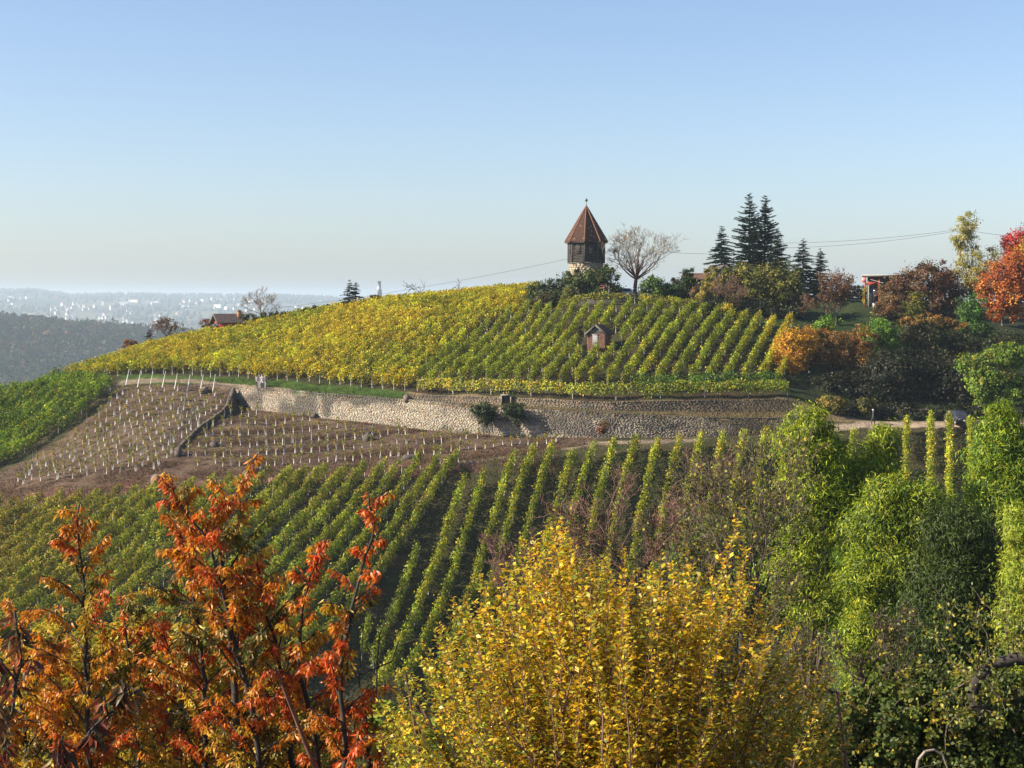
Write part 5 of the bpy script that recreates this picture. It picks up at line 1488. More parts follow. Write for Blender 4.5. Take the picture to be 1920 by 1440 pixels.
def car():
    p = hit(1796, 795)
    root = empty('parked_car', p, 'dark blue-grey car on the shaded road at right', 'car', rz=math.radians(8))
    M['car_paint'] = noise_mat('car_paint', (.018, .022, .035), (.026, .032, .05), 2, .45)
    M['tyre'] = noise_mat('tyre', (.012, .012, .012), (.03, .03, .03), 8, .9)
    M['lamp_glass'] = noise_mat('lamp_glass', (.6, .6, .62), (.8, .8, .82), 5, .1)
    # body sections along y (front at -y): half width, z bottom, z belt, z top, half roof width
    S = [(-2.05, .72, .35, .62, .66, .66), (-1.95, .84, .25, .72, .80, .76), (-1.1, .88, .22, .82, .96, .80), (-.45, .89, .22, .88, 1.42, .64), (.6, .89, .22, .90, 1.47, .64), (1.45, .88, .24, .90, 1.40, .62), (1.95, .84, .28, .86, .98, .72), (2.05, .76, .36, .78, .80, .66)]
    V = []
    for (y, w, zb, zm, zt, wr) in S: V += [(-w, y, zb), (-w, y, (zb + zm) / 2), (-w * .985, y, zm), (-wr, y, zt), (wr, y, zt), (w * .985, y, zm), (w, y, (zb + zm) / 2), (w, y, zb)]
    F = [[i * 8 + j, i * 8 + (j + 1) % 8, (i + 1) * 8 + (j + 1) % 8, (i + 1) * 8 + j] for i in range(7) for j in range(8)]
    MB().add(np.array(V), [F, [list(range(8))[::-1]], [list(range(56, 64))]]).build('body', M['car_paint'], root, False)
    gl = lambda q, nm: MB().add(np.array(q), [[[0, 1, 2, 3]]]).build(nm, M['glass_dark'], root)
    gl([(-.72, -1.12, .985), (.72, -1.12, .985), (.585, -.5, 1.385), (-.585, -.5, 1.385)], 'windscreen')
    gl([(-.60, 1.50, 1.375), (.60, 1.50, 1.375), (.68, 1.93, 1.03), (-.68, 1.93, 1.03)], 'rear_window')
    for s in (-1, 1):
        gl([(s * .885, -.75, .95), (s * .895, 1.4, .96), (s * .655, 1.25, 1.38), (s * .665, -.4, 1.37)], 'side_window')
        h = MB().box((s * .62 - .16, -2.03, .60), (s * .62 + .16, -1.93, .72)).build('headlight', M['lamp_glass'], root)
        MB().box((s * .95 - .08, -.75, .98), (s * .95 + .08, -.60, 1.1)).build('mirror', M['car_paint'], root)
        for yy in (-1.3, 1.3):
            w = MB().prism((s * .70, yy, .32), (s * .90, yy, .32), .32, .32, 16).build('wheel', M['tyre'], root)
            MB().prism((s * .895, yy, .32), (s * .912, yy, .32), .2, .19, 10).build('rim', M['steel'], w)
    MB().box((-.26, -2.075, .42), (.26, -2.06, .53)).build('number_plate', M['white_paint'], root)
    MB().box((-.45, -2.066, .58), (.45, -2.052, .68)).build('grille', M['tyre'], root)
car()
# steel post at the end of the walls
o = link('steel_post', MB().prism((0, 0, -.3), (0, 0, 1.7), .06, .06, 6).mesh('steel_post'), M['steel'], loc=hit(1493, 783))
tag(o, 'plain grey steel post before the right end of the upper wall', 'post')
# red garden frame beside the tower hedge, pale chair-like stand, parked car roof behind, low garden wall
p = pix(1137, 566, 216.6); p[2] = gz(p[0], p[1])
FH = float(pix(1137, 536, 216.6)[2]) - p[2]
fr_ = empty('red_garden_frame', p, 'small red and grey wooden frame in front of the tower hedge', 'frame')
for dx in (-.35, .35): MB().box((dx - .05, -.05, -.1), (dx + .05, .05, FH), (.30, .28, .26)).build('post', M['board'], fr_)
MB().box((-.8, -.07, FH + .003), (.6, .07, FH + .1), (.30, .06, .045)).build('top_rail', M['board'], fr_)
MB().box((-.8, -.068, FH - .35), (.3, -.052, FH - .22), (.30, .07, .045)).build('side_rail', M['board'], fr_)
p0 = pix(1085, 566, 214.5); p1 = pix(1205, 566, 214.5)
gw = empty('garden_wall', (p0[0], p0[1], gz(p0[0], p0[1])), 'dark low garden wall along the top of the vines by the tower', 'wall')
L_ = p1[0] - p0[0]; zz = gz((p0[0] + p1[0]) / 2, 214.5) - gz(p0[0], p0[1])
MB().box((0, 0, -1), (L_, .3, .62 + zz), (.05, .045, .04)).build('wall', M['board'], gw)
MB().box((-.05, -.06, .623 + zz), (L_ + .05, .36, .70 + zz), (.16, .15, .14)).build('coping', M['board'], gw)
p = pix(1176, 562, 227); p[2] = gz(p[0], p[1])
wc = empty('white_car', p, 'white car roof showing behind the garden wall under the bare tree', 'car', rz=math.radians(80))
V = []
for (y, w, zb, zm, zt, wr) in [(-2.0, .8, .3, .6, .7, .7), (-1.0, .86, .25, .85, .95, .8), (-.4, .86, .25, .9, 1.4, .6), (1.2, .86, .25, .9, 1.42, .6), (1.9, .84, .3, .85, .95, .72)]:
    V += [(-w, y, zb), (-w, y, zm), (-wr, y, zt), (wr, y, zt), (w, y, zm), (w, y, zb)]
MB().add(np.array(V), [[[i * 6 + j, i * 6 + (j + 1) % 6, (i + 1) * 6 + (j + 1) % 6, (i + 1) * 6 + j] for i in range(4) for j in range(6)], [[0, 1, 2, 3, 4, 5]], [[24, 25, 26, 27, 28, 29]]]).build('body', M['white_paint'], wc)
for s in (-1, 1):
    MB().add([(s * .865, -.7, .95), (s * .87, 1.4, .95), (s * .64, 1.15, 1.36), (s * .64, -.35, 1.35)], [[[0, 1, 2, 3]]]).build('side_window', M['glass_dark'], wc)
    for yy in (-1.25, 1.25): MB().prism((s * .7, yy, .3), (s * .88, yy, .3), .3, .3, 12).build('wheel', M['tyre'], wc)
# wire trellis bar among the right rows
a = hit(1316, 655); b = hit(1500, 640)
tb = empty('trellis_rail', a, 'thin pale horizontal rail crossing the yellow rows at right', 'rail')
za = float(pix(1316, 636, a[1])[2]); zb_2 = float(pix(1500, 640, b[1])[2])
MB().prism((0, 0, za - a[2]), (b[0] - a[0], b[1] - a[1], zb_2 - a[2]), .03, .03, 4).build('rail', M['steel'], tb)
MB().prism((0, 0, -.3), (0, 0, za - a[2] + .1), .05, .05, 5).build('post', M['steel'], tb)
MB().prism((b[0] - a[0], b[1] - a[1], b[2] - a[2] - .3), (b[0] - a[0], b[1] - a[1], zb_2 - a[2] + .05), .05, .05, 5).build('post', M['steel'], tb)
# overhead cables
def cable(name, label, a, b, sag, r=.02):
    t = np.linspace(0, 1, 25)[:, None]
    P = a + (b - a) * t; P[:, 2] -= sag * 4 * (t[:, 0] * (1 - t[:, 0]))
    V, F = prisms(P[:-1], P[1:], np.full(24, r), np.full(24, r), 4)
    o = link(name, mesh_np(name, V - a, [F]), M['metal_dark'], loc=a)
    tag(o, label, 'cable', 'overhead cables')
cable('overhead_cable', 'thin overhead cable from the tower down to the left skyline tree', pix(1066, 485, 224.5), pix(522, 577, 243), .55)
cable('overhead_cable', 'thin level cable between the bare tree and the spruce', pix(1240, 472, 226), pix(1352, 476, 237), .1)
cable('overhead_cable', 'upper of the two cables from the spruces to the birch', pix(1457, 456, 236), pix(1806, 429, 224), .45)
cable('overhead_cable', 'lower of the two cables from the spruces to the birch', pix(1457, 465, 236.5), pix(1806, 431, 224.4), .55)
cable('overhead_cable', 'short cable from the birch to the crimson tree', pix(1806, 430, 224.2), pix(1900, 443, 222), .1)

# ------------------------------------------------------------------ far valley: houses, woods, church, chimney, mast
rngf = np.random.default_rng(77)
def house_me(name, w, l, h, hr, wc, rc, flat=False):
    x, y = w / 2, l / 2
    me = bpy.data.meshes.new(name)
    if flat:
        V = [(-x, -y, -4), (x, -y, -4), (x, y, -4), (-x, y, -4), (-x, -y, h), (x, -y, h), (x, y, h), (-x, y, h)]
        F = [tuple(f) for f in BOXF]; mi = [0, 1, 0, 0, 0, 0]
    else:
        V = [(-x, -y, -4), (x, -y, -4), (x, y, -4), (-x, y, -4), (-x, -y, h), (x, -y, h), (x, y, h), (-x, y, h), (0, -y, h + hr), (0, y, h + hr)]
        F = [(0, 1, 5, 8, 4), (1, 2, 6, 5), (2, 3, 7, 9, 6), (3, 0, 4, 7), (5, 6, 9, 8), (7, 4, 8, 9)]; mi = [0, 0, 0, 0, 1, 1]
    me.from_pydata(V, [], F)
    for p_, m_ in zip(me.polygons, mi): p_.material_index = m_
    a = noise_mat(name + '_walls', tuple(np.array(wc) * .9), wc, .3, .8); b = noise_mat(name + '_roof', tuple(np.array(rc) * .75), rc, .4, .9)
    me.materials.append(a); me.materials.append(b)
    return me
HM = [house_me('gable_house', 9, 12, 6, 4.5, (.60, .57, .52), (.22, .09, .06)), house_me('tall_gable_house', 8, 10, 9, 5, (.66, .63, .58), (.20, .10, .08)), house_me('white_villa', 14, 10, 7, 0, (.72, .71, .68), (.4, .4, .38), True),
      house_me('white_terrace', 26, 11, 8, 0, (.70, .69, .67), (.35, .3, .29), True), house_me('red_roof_house', 10, 13, 5, 5, (.38, .33, .28), (.26, .10, .06)), house_me('apartment_block', 16, 13, 24, 0, (.74, .71, .66), (.4, .4, .4), True)]
def far_house(k, px, py, label, group, s=1.0, rz=None, y0=2900):
    p = far_hit(px, py, y0)
    if p is None: return
    o = bpy.data.objects.new('house', HM[k]); COL.objects.link(o); o.location = p
    o.rotation_euler = (0, 0, rngf.uniform(-1.2, 1.2) if rz is None else rz)
    o.scale = (s, s, s)
    tag(o, label, 'house', group)
for (x0, x1, y0_, y1_, n_, ks, lab, grp, s_) in [
        (340, 500, 562, 584, 34, (2, 3, 2, 0), 'white modern house on the hazy far slope left of the bare tree', 'white houses on the far slope', 1.5),
        (222, 300, 564, 573, 16, (3, 2), 'long white terrace house high on the far wooded slope', 'terraces high on the far slope', 1.4),
        (520, 640, 577, 586, 9, (3, 2), 'white house on the far slope seen left of the twin conifer', 'houses behind the ridge', 1.4),
        (95, 215, 572, 600, 34, (1, 0, 1), 'pale gabled house on the middle of the far slope', 'gabled houses on the far slope', 1.3),
        (0, 60, 558, 575, 10, (0, 2), 'pale house at the left end of the far slope', 'houses at the left end', 1.2),
        (215, 345, 580, 610, 22, (0, 1, 4), 'scattered pale house low on the far slope', 'scattered houses on the far slope', 1.2),
        (30, 240, 612, 640, 90, (4, 0, 4, 1), 'red-roofed house in the hazy valley town', 'houses of the valley town', 1.1),
        (215, 300, 612, 642, 26, (4, 0, 3), 'house in the valley town beside the orange bush', 'houses of the valley town right', 1.1)]:
    for _ in range(n_):
        far_house(ks[rngf.integers(0, len(ks))], rngf.uniform(x0, x1), rngf.uniform(y0_, y1_), lab, grp, s_ * rngf.uniform(.7, 1.15))
for (x, y, k, s, lab) in [(62, 607, 5, 1.4, 'pale tower block at the left of the valley town'), (92, 612, 5, 1.5, 'left one of a pair of pale tower blocks in the valley'), (102, 612, 5, 1.5, 'right one of a pair of pale tower blocks in the valley'), (50, 611, 5, .9, 'small pale block beside the left tower block'),
                          (262, 622, 3, 1.7, 'long pale factory hall in the valley town'), (197, 650, 1, 1.5, 'large white gabled house nearest in the valley'), (160, 644, 0, 1.6, 'grey gabled house left of the large white house')]:
    far_house(k, x, y, lab, None, s, rz=rngf.uniform(-.3, .3))
for i in range(14):      # stepped white flats on the wooded spur
    far_house(3 if i % 2 else 2, 70 + (i % 7) * 9 + (i // 7) * 3, 680 - (i // 7) * 9 - (i % 7) * 1.2, 'white stepped flats on the slope of the wooded spur', 'stepped flats on the spur', .42, rz=.2, y0=1000)
# church with pointed spire
p = far_hit(173, 628, 2900)
ch = empty('church', p, 'church with a tall pointed spire in the valley town', 'church')
s = p[1] / FPX
zz = float(pix(173, 592, p[1])[2]) - p[2]
MB().box((-3.6, -3.6, -5), (3.6, 3.6, zz * .5), (.42, .30, .22)).build('tower', M['board'], ch)
MB().add([(-3.6, -3.6, zz * .5), (3.6, -3.6, zz * .5), (3.6, 3.6, zz * .5), (-3.6, 3.6, zz * .5), (0, 0, zz)], [[[0, 1, 4], [1, 2, 4], [2, 3, 4], [3, 0, 4]]], (.36, .30, .26)).build('spire', M['board'], ch)
MB().add([(4, -6, -5), (30, -6, -5), (30, 6, -5), (4, 6, -5), (4, -6, 11), (30, -6, 11), (30, 6, 11), (4, 6, 11), (4, 0, 20), (30, 0, 20)], [[[0, 1, 5, 4], [2, 3, 7, 6], [5, 9, 8, 4], [6, 7, 8, 9]], [[1, 2, 6], [0, 4, 7], [0, 7, 3], [1, 6, 5], [5, 6, 9], [4, 8, 7]]], (.34, .22, .17)).build('nave', M['board'], ch)
# tall chimney behind the ridge
Yc = 2600.0
cx = pix(711, 560, Yc); zb0 = float(far_z(np.array([cx[0]]), np.array([Yc]))[0])
ck = empty('power_station_chimney', (cx[0], Yc, zb0), 'tall pale stepped chimney rising behind the yellow ridge', 'chimney')
z1 = float(pix(711, 544, Yc)[2]) - zb0; z2 = float(pix(711, 527, Yc)[2]) - zb0
MB().prism((0, 0, -5), (0, 0, z1), 6.5, 4.3, 20).build('shaft', M['white_paint'], ck, False)
MB().prism((0, 0, z1 - .1), (0, 0, z2), 3.1, 3.0, 20).build('upper_flue', M['lead'], ck, False)
MB().prism((0, 0, z1 - .3), (0, 0, z1 + 1.2), 4.6, 4.6, 20).build('gallery', M['lead'], ck, False)
# lattice mast on the far hilltop, slender tower in the slope
for (x, yb0, yt, w, nm, lab) in [(52, 549, 538, 1.6, 'hilltop_mast', 'tiny mast on the far hilltop at left'), (292, 604, 589, 3.0, 'slender_tower', 'slender pale tower on the far slope above the grey-brown tree')]:
    p = far_hit(x, yb0 + 3, 3000)
    if p is None: continue
    o = MB().prism((0, 0, -10), (0, 0, float(pix(x, yt, p[1])[2]) - p[2]), w * 1.3, w, 6).prism((0, 0, (float(pix(x, yt + 2, p[1])[2]) - p[2])), (0, 0, float(pix(x, yt + 1, p[1])[2]) - p[2]), w * 2.2, w * 2.2, 6).build(nm, M['bark'] if 'mast' in nm else M['white_paint'])
    o.location = p; tag(o, lab, 'mast' if 'mast' in nm else 'tower')
# far woods: low-poly crowns, too many to count
def crowns_far(name, label, P, hgt, pal, rng):
    n = len(P)
    a = np.arange(6) * math.pi / 3
    rings = [(0, .25), (.55, .45), (.42, .85)]
    base = np.concatenate([np.stack([r * np.cos(a), r * np.sin(a), np.full(6, z)], -1) for r, z in ((.30, .0), (.55, .4), (.40, .78))] + [np.array([[0, 0, 1.0]])])
    F = [[i, (i + 1) % 6, 6 + (i + 1) % 6, 6 + i] for i in range(6)] + [[6 + i, 6 + (i + 1) % 6, 12 + (i + 1) % 6, 12 + i] for i in range(6)]
    T = [[12 + i, 12 + (i + 1) % 6, 18] for i in range(6)]
    V = base[None] * (1 + rng.normal(0, .16, (n, 19, 1)))
    H = hgt * rng.uniform(.6, 1.35, n)
    V = V * np.stack([H * .8, H * .8, H], -1)[:, None, :] + P[:, None, :] - np.array([0, 0, 1.0])
    b = np.arange(n)[:, None, None] * 19
    c = palette(pal, n, rng, .2)
    o = link(name, mesh_np(name, V.reshape(-1, 3), [(b + np.array(F)[None]).reshape(-1, 4), (b + np.array(T)[None]).reshape(-1, 3)], np.repeat(c, 19, 0)), M['leaf_dull'])
    tag(o, label, 'woods', kind='stuff')
PW = [(.035, .055, .022, 4), (.055, .07, .025, 3), (.10, .075, .03, 1.3), (.14, .07, .03, .6), (.025, .04, .02, 2)]
n = 10500
px_ = rngf.uniform(-700, 1100, n); Yf = 2300 + 8400 * rngf.random(n) ** .8
x_ = (px_ - 960) / FPX * Yf
keep = (vnoise(x_ / 300, Yf / 300, 91) > np.interp(Yf, [2300, 4200, 5200, 9000], [.72, .66, .30, .12]))
P = np.stack([x_, Yf, far_z(x_, Yf)], -1)[keep]
hx, hy = proj(P); rr_ = rngf.random(len(P))
for (a0, a1, b0, b1) in ((340, 500, 556, 588), (222, 300, 560, 576), (520, 640, 572, 590), (95, 215, 568, 604), (0, 60, 554, 578), (30, 300, 606, 646)):
    rr_ = np.where((hx > a0) & (hx < a1) & (hy > b0) & (hy < b1), rr_ - .72, rr_)
P = P[rr_ > 0]
crowns_far('far_woods', 'hazy woods covering the far hills', P, 16, PW, rngf)
# wooded spur nearer by: leaf clumps
n = 4600
xs_ = rngf.normal(-740, 320, n); ys_ = rngf.normal(2050, 350, n)
ok = (ys_ > 1300) & (ys_ < 2900) & (xs_ > -1500) & (xs_ < 40)
P = np.stack([xs_, ys_, far_z(xs_, ys_)], -1)[ok]
n = len(P); m = 30
H = rngf.uniform(10, 19, n)
C = P[:, None, :] + np.stack([np.zeros(n), np.zeros(n), H * .55], -1)[:, None, :] + rnd_unit(n * m, rngf).reshape(n, m, 3) * (rngf.random((n, m, 1)) ** .4) * np.stack([H * .42, H * .42, H * .5], -1)[:, None, :]
tc_ = palette(PW + [(.16, .10, .04, .7), (.18, .14, .05, .4)], n, rngf, .2) * .62
C = C.reshape(-1, 3); N = norm(rnd_unit(len(C), rngf) + [0, 0, .5]); D = norm(np.cross(N, rnd_unit(len(C), rngf)))
S = np.repeat(H, m) * rngf.uniform(.14, .28, len(C))
V, F = tris(C, D, N, S * 1.1, S * .6)
tag(link('spur_woods', mesh_np('spur_woods', V, [F], np.repeat(np.repeat(tc_, m, 0), 3, 0)), M['leaf_dull']), 'hazy dark woods on the near spur at the left edge', 'woods', kind='stuff')

# ------------------------------------------------------------------ foreground trees
def near_leaves(name, C, D, N, L, W, col, org, root, mat='leaf_gloss', droop=.35):
    V, T, Q = leaves6(C, D, N, L, W, droop)
    o = link(name, mesh_np(name, V - org, [T, Q], np.repeat(col, 8, 0)), M[mat], root); o['kind'] = 'stuff'
    return o
def poly_at(P, t):
    """points at fractions t along polyline P, with tangents"""
    seg = np.linalg.norm(np.diff(P, axis=0), axis=1); cum = np.concatenate([[0], np.cumsum(seg)])
    d = np.asarray(t) * cum[-1]
    i = np.clip(np.searchsorted(cum, d, side='right') - 1, 0, len(seg) - 1)
    f = (d - cum[i]) / np.maximum(seg[i], 1e-9)
    return P[i] + (P[i + 1] - P[i]) * f[:, None], norm(P[i + 1] - P[i]), cum[-1]
C_RED = [(.56, .085, .016, 4), (.52, .13, .016, 3), (.60, .20, .02, 1.5)]
C_ORA = [(.58, .22, .016, 4), (.52, .15, .014, 3), (.64, .33, .025, 2.5), (.34, .11, .015, 1)]
C_YEL = [(.60, .38, .03, 4), (.52, .28, .02, 3), (.30, .27, .03, 2), (.55, .22, .02, 1)]
C_OLI = [(.14, .14, .022, 4), (.26, .16, .03, 3), (.09, .11, .02, 2), (.38, .18, .03, 1)]
def cherry(name, label, stems, Y0, seed, side_len=(.35, .95), leaf=(.040, .080), base=None, pals=(C_RED, C_ORA, C_YEL, C_OLI), wts=(1.0, 2.2, 1.5, 1.1), step=.075, bark='bark_dark', node=.0095, redtop=True, extra=(), r0=.03):
    """upright stems with whorls of arching side branches; leaves hang from every branch"""
    rng = np.random.default_rng(seed)
    b = pix(base, 1440, Y0) if base is not None else pix(stems[0][0][0], 1440, Y0)
    org = np.array([b[0], b[1], gz(b[0], b[1])])
    root = empty(name, org, label, 'tree')
    segs = []; Cl, Dl, Nl, Ll, Wl, Colr = [], [], [], [], [], []
    def foliage(P, pal, t0=.15, dens=1.0, big=1.0):
        _, _, L = poly_at(P, np.array([0.5]))
        n = max(2, int(L / node * dens * 1.6))
        t = rng.uniform(t0, 1.0, n)
        q, d, _ = poly_at(P, t)
        D = np.array([0, 0, -.8]) + norm(np.c_[rng.normal(size=(n, 2)), np.zeros(n)]) * rng.uniform(.1, 1.1, (n, 1)) + d * .3 + rng.normal(0, .15, (n, 3))
        N = norm(np.c_[rng.normal(size=(n, 2)), rng.normal(0, .35, n)])
        Cl.append(q + rng.normal(0, .012, (n, 3)) + norm(D) * .012); Dl.append(D); Nl.append(N)
        ll = rng.uniform(leaf[0], leaf[1], n) * big * np.where(t > .9, .75, 1)
        Ll.append(ll); Wl.append(ll * rng.uniform(.11, .17, n))
        c = palette(pal, n, rng, .17)
        Colr.append(c)
    allst = [pix(np.array([p[0] for p in st]), np.array([p[1] for p in st]), Y0 + np.array([p[2] if len(p) > 2 else 0 for p in st])) for st in stems]
    w = np.array(wts) / sum(wts)
    for si, P in enumerate(allst):
        # thicken into the ground
        a = P[0]
        k1 = org + (a - org) * np.array([.35, .35, .5])
        segs += [(org + [0, 0, -.2], k1, r0 * 1.9, r0 * 1.5), (k1, a, r0 * 1.5, r0)]
        # smooth the stem
        tt_ = np.linspace(0, 1, 24); Q, Td, L = poly_at(P, tt_)
        Q = Q + rng.normal(0, .008, Q.shape)
        rr = np.linspace(r0, .006, 24)
        for i in range(23): segs.append((Q[i], Q[i + 1], rr[i], rr[i + 1]))
        foliage(P[-2:], pals[0] if redtop else pals[1], .2, 1.2)
        d = .05 * L
        az = rng.uniform(0, 6.28)
        while d < L * .97:
            t = d / L
            p, td, _ = poly_at(P, np.array([t])); p, td = p[0], td[0]
            az += 2.4 + rng.normal(0, .35)
            ln = rng.uniform(*side_len) * (1.08 - .80 * t)
            h = np.array([math.cos(az), math.sin(az) * .8, 0])
            el = rng.uniform(.45, 1.05)
            pts = [p]
            dd = norm(h * math.cos(el) + np.array([0, 0, math.sin(el)]) + td * .25)
            for s_ in range(6):
                dd = norm(dd + rng.normal(0, .08, 3) + np.array([0, 0, -.05 - .025 * s_]))
                pts.append(pts[-1] + dd * ln / 6)
            B = np.array(pts)
            rr = np.linspace(max(.006, r0 * .42 * (1 - t * .6)), .003, 7)
            for i in range(6): segs.append((B[i], B[i + 1], rr[i], rr[i + 1]))
            top = t if redtop else 0
            ww = w * np.array([1 + 2.2 * top, 1, 1 - .6 * top, 1 - .5 * top]); ww = ww / ww.sum()
            pal = pals[rng.choice(4, p=ww)]
            foliage(B, pal, .2)
            for j in range(rng.integers(1, 4)):      # short side spurs
                q, qd, _ = poly_at(B, np.array([rng.uniform(.3, .9)]))
                e = q[0] + norm(qd[0] + rng.normal(0, .7, 3) + [0, 0, .1]) * ln * rng.uniform(.2, .42)
                mid_ = (q[0] + e) / 2 + np.array([0, 0, .02])
                segs += [(q[0], mid_, .005, .004), (mid_, e, .004, .0025)]
                foliage(np.array([q[0], mid_, e + [0, 0, -.02]]), pal if rng.random() < .7 else pals[rng.choice(4, p=w)], .15)
            d += step * rng.uniform(.7, 1.3)
    for (pts, r_) in extra:
        P = pix(np.array([q[0] for q in pts]), np.array([q[1] for q in pts]), Y0 + np.array([q[2] if len(q) > 2 else 0 for q in pts]))
        rr = np.linspace(r_, r_ * .35, len(P))
        for i in range(len(P) - 1): segs.append((P[i], P[i + 1], rr[i], rr[i + 1]))
    stems_mesh('branches', segs, 6, org, M[bark], root)
    near_leaves('leaves', np.concatenate(Cl), np.concatenate(Dl), np.concatenate(Nl), np.concatenate(Ll), np.concatenate(Wl), np.concatenate(Colr), org, root)
    return root
cherry('cherry_tree', 'orange-leaved young cherry with one straight dark stem, far left', [[(170, 1560), (165, 1330), (160, 1200), (155, 1080), (143, 1010), (150, 945)], [(60, 1560, .5), (50, 1400, .5), (30, 1260, .5), (20, 1150, .5)], [(265, 1560, .9), (255, 1350, .9), (240, 1210, .9), (228, 1110, .9)], [(110, 1560, .2), (105, 1400, .2), (95, 1280, .2), (90, 1190, .2)]], 13.2, 201, base=170, side_len=(.45, 1.15), wts=(.35, 2.4, 2.0, 1.6))
cherry('cherry_tree', 'red and orange cherry tree with forked crown, left of centre', [[(500, 1560), (470, 1310), (446, 1222), (420, 1120), (392, 1020), (350, 960), (302, 892)], [(440, 1300, .2), (430, 1150, .3), (415, 1050, .3), (400, 985, .2), (468, 895, .1)], [(330, 1560, .8), (345, 1300, .8), (312, 1200, .8), (292, 1165, .8)],
        [(385, 1560, .4), (384, 1300, .4), (378, 1200, .4), (350, 1060, .3), (330, 985, .3)], [(560, 1560, .3), (540, 1350, .3), (525, 1240, .3), (500, 1150, .2), (480, 1050, .2)]], 12.8, 202, base=470, side_len=(.42, 1.1), wts=(1.0, 2.6, 1.8, 1.3))
cherry('cherry_tree', 'bright orange cherry shoot standing right in the cherry group', [[(650, 1560), (640, 1240), (658, 1150), (680, 1060), (702, 990), (690, 925)], [(610, 1560, .3), (590, 1380, .3), (560, 1250, .3), (570, 1110, .2), (612, 1010, .1)], [(700, 1560, .2), (690, 1400, .2), (680, 1300, .2)]], 12.4, 203, base=650, side_len=(.25, .62), wts=(1.3, 3.0, .9, .5), step=.09,
       extra=[([(673, 1290), (676, 1235), (683, 1160), (700, 1098)], .007), ([(706, 1300), (707, 1240), (712, 1190), (735, 1130), (775, 1077)], .008), ([(650, 1275), (700, 1255), (735, 1240), (745, 1210), (790, 1196)], .009)])
cherry('cherry_tree', 'big dark hanging cherry leaves close to the camera at left edge', [[(-160, 1700), (-60, 1500), (10, 1360), (40, 1240), (30, 1150)], [(-120, 1700), (90, 1480), (150, 1390), (215, 1330), (255, 1290)]], 8.0, 204, base=-200, side_len=(.15, .34), leaf=(.075, .105), pals=([(.16, .03, .02, 3), (.24, .06, .025, 2), (.05, .05, .02, 2)], [(.30, .09, .025, 3), (.12, .07, .02, 3)], [(.05, .06, .02, 3), (.10, .07, .02, 2)], C_OLI), wts=(1.2, 1.8, 1.0, .6), step=.10, redtop=False, r0=.014, node=.02)

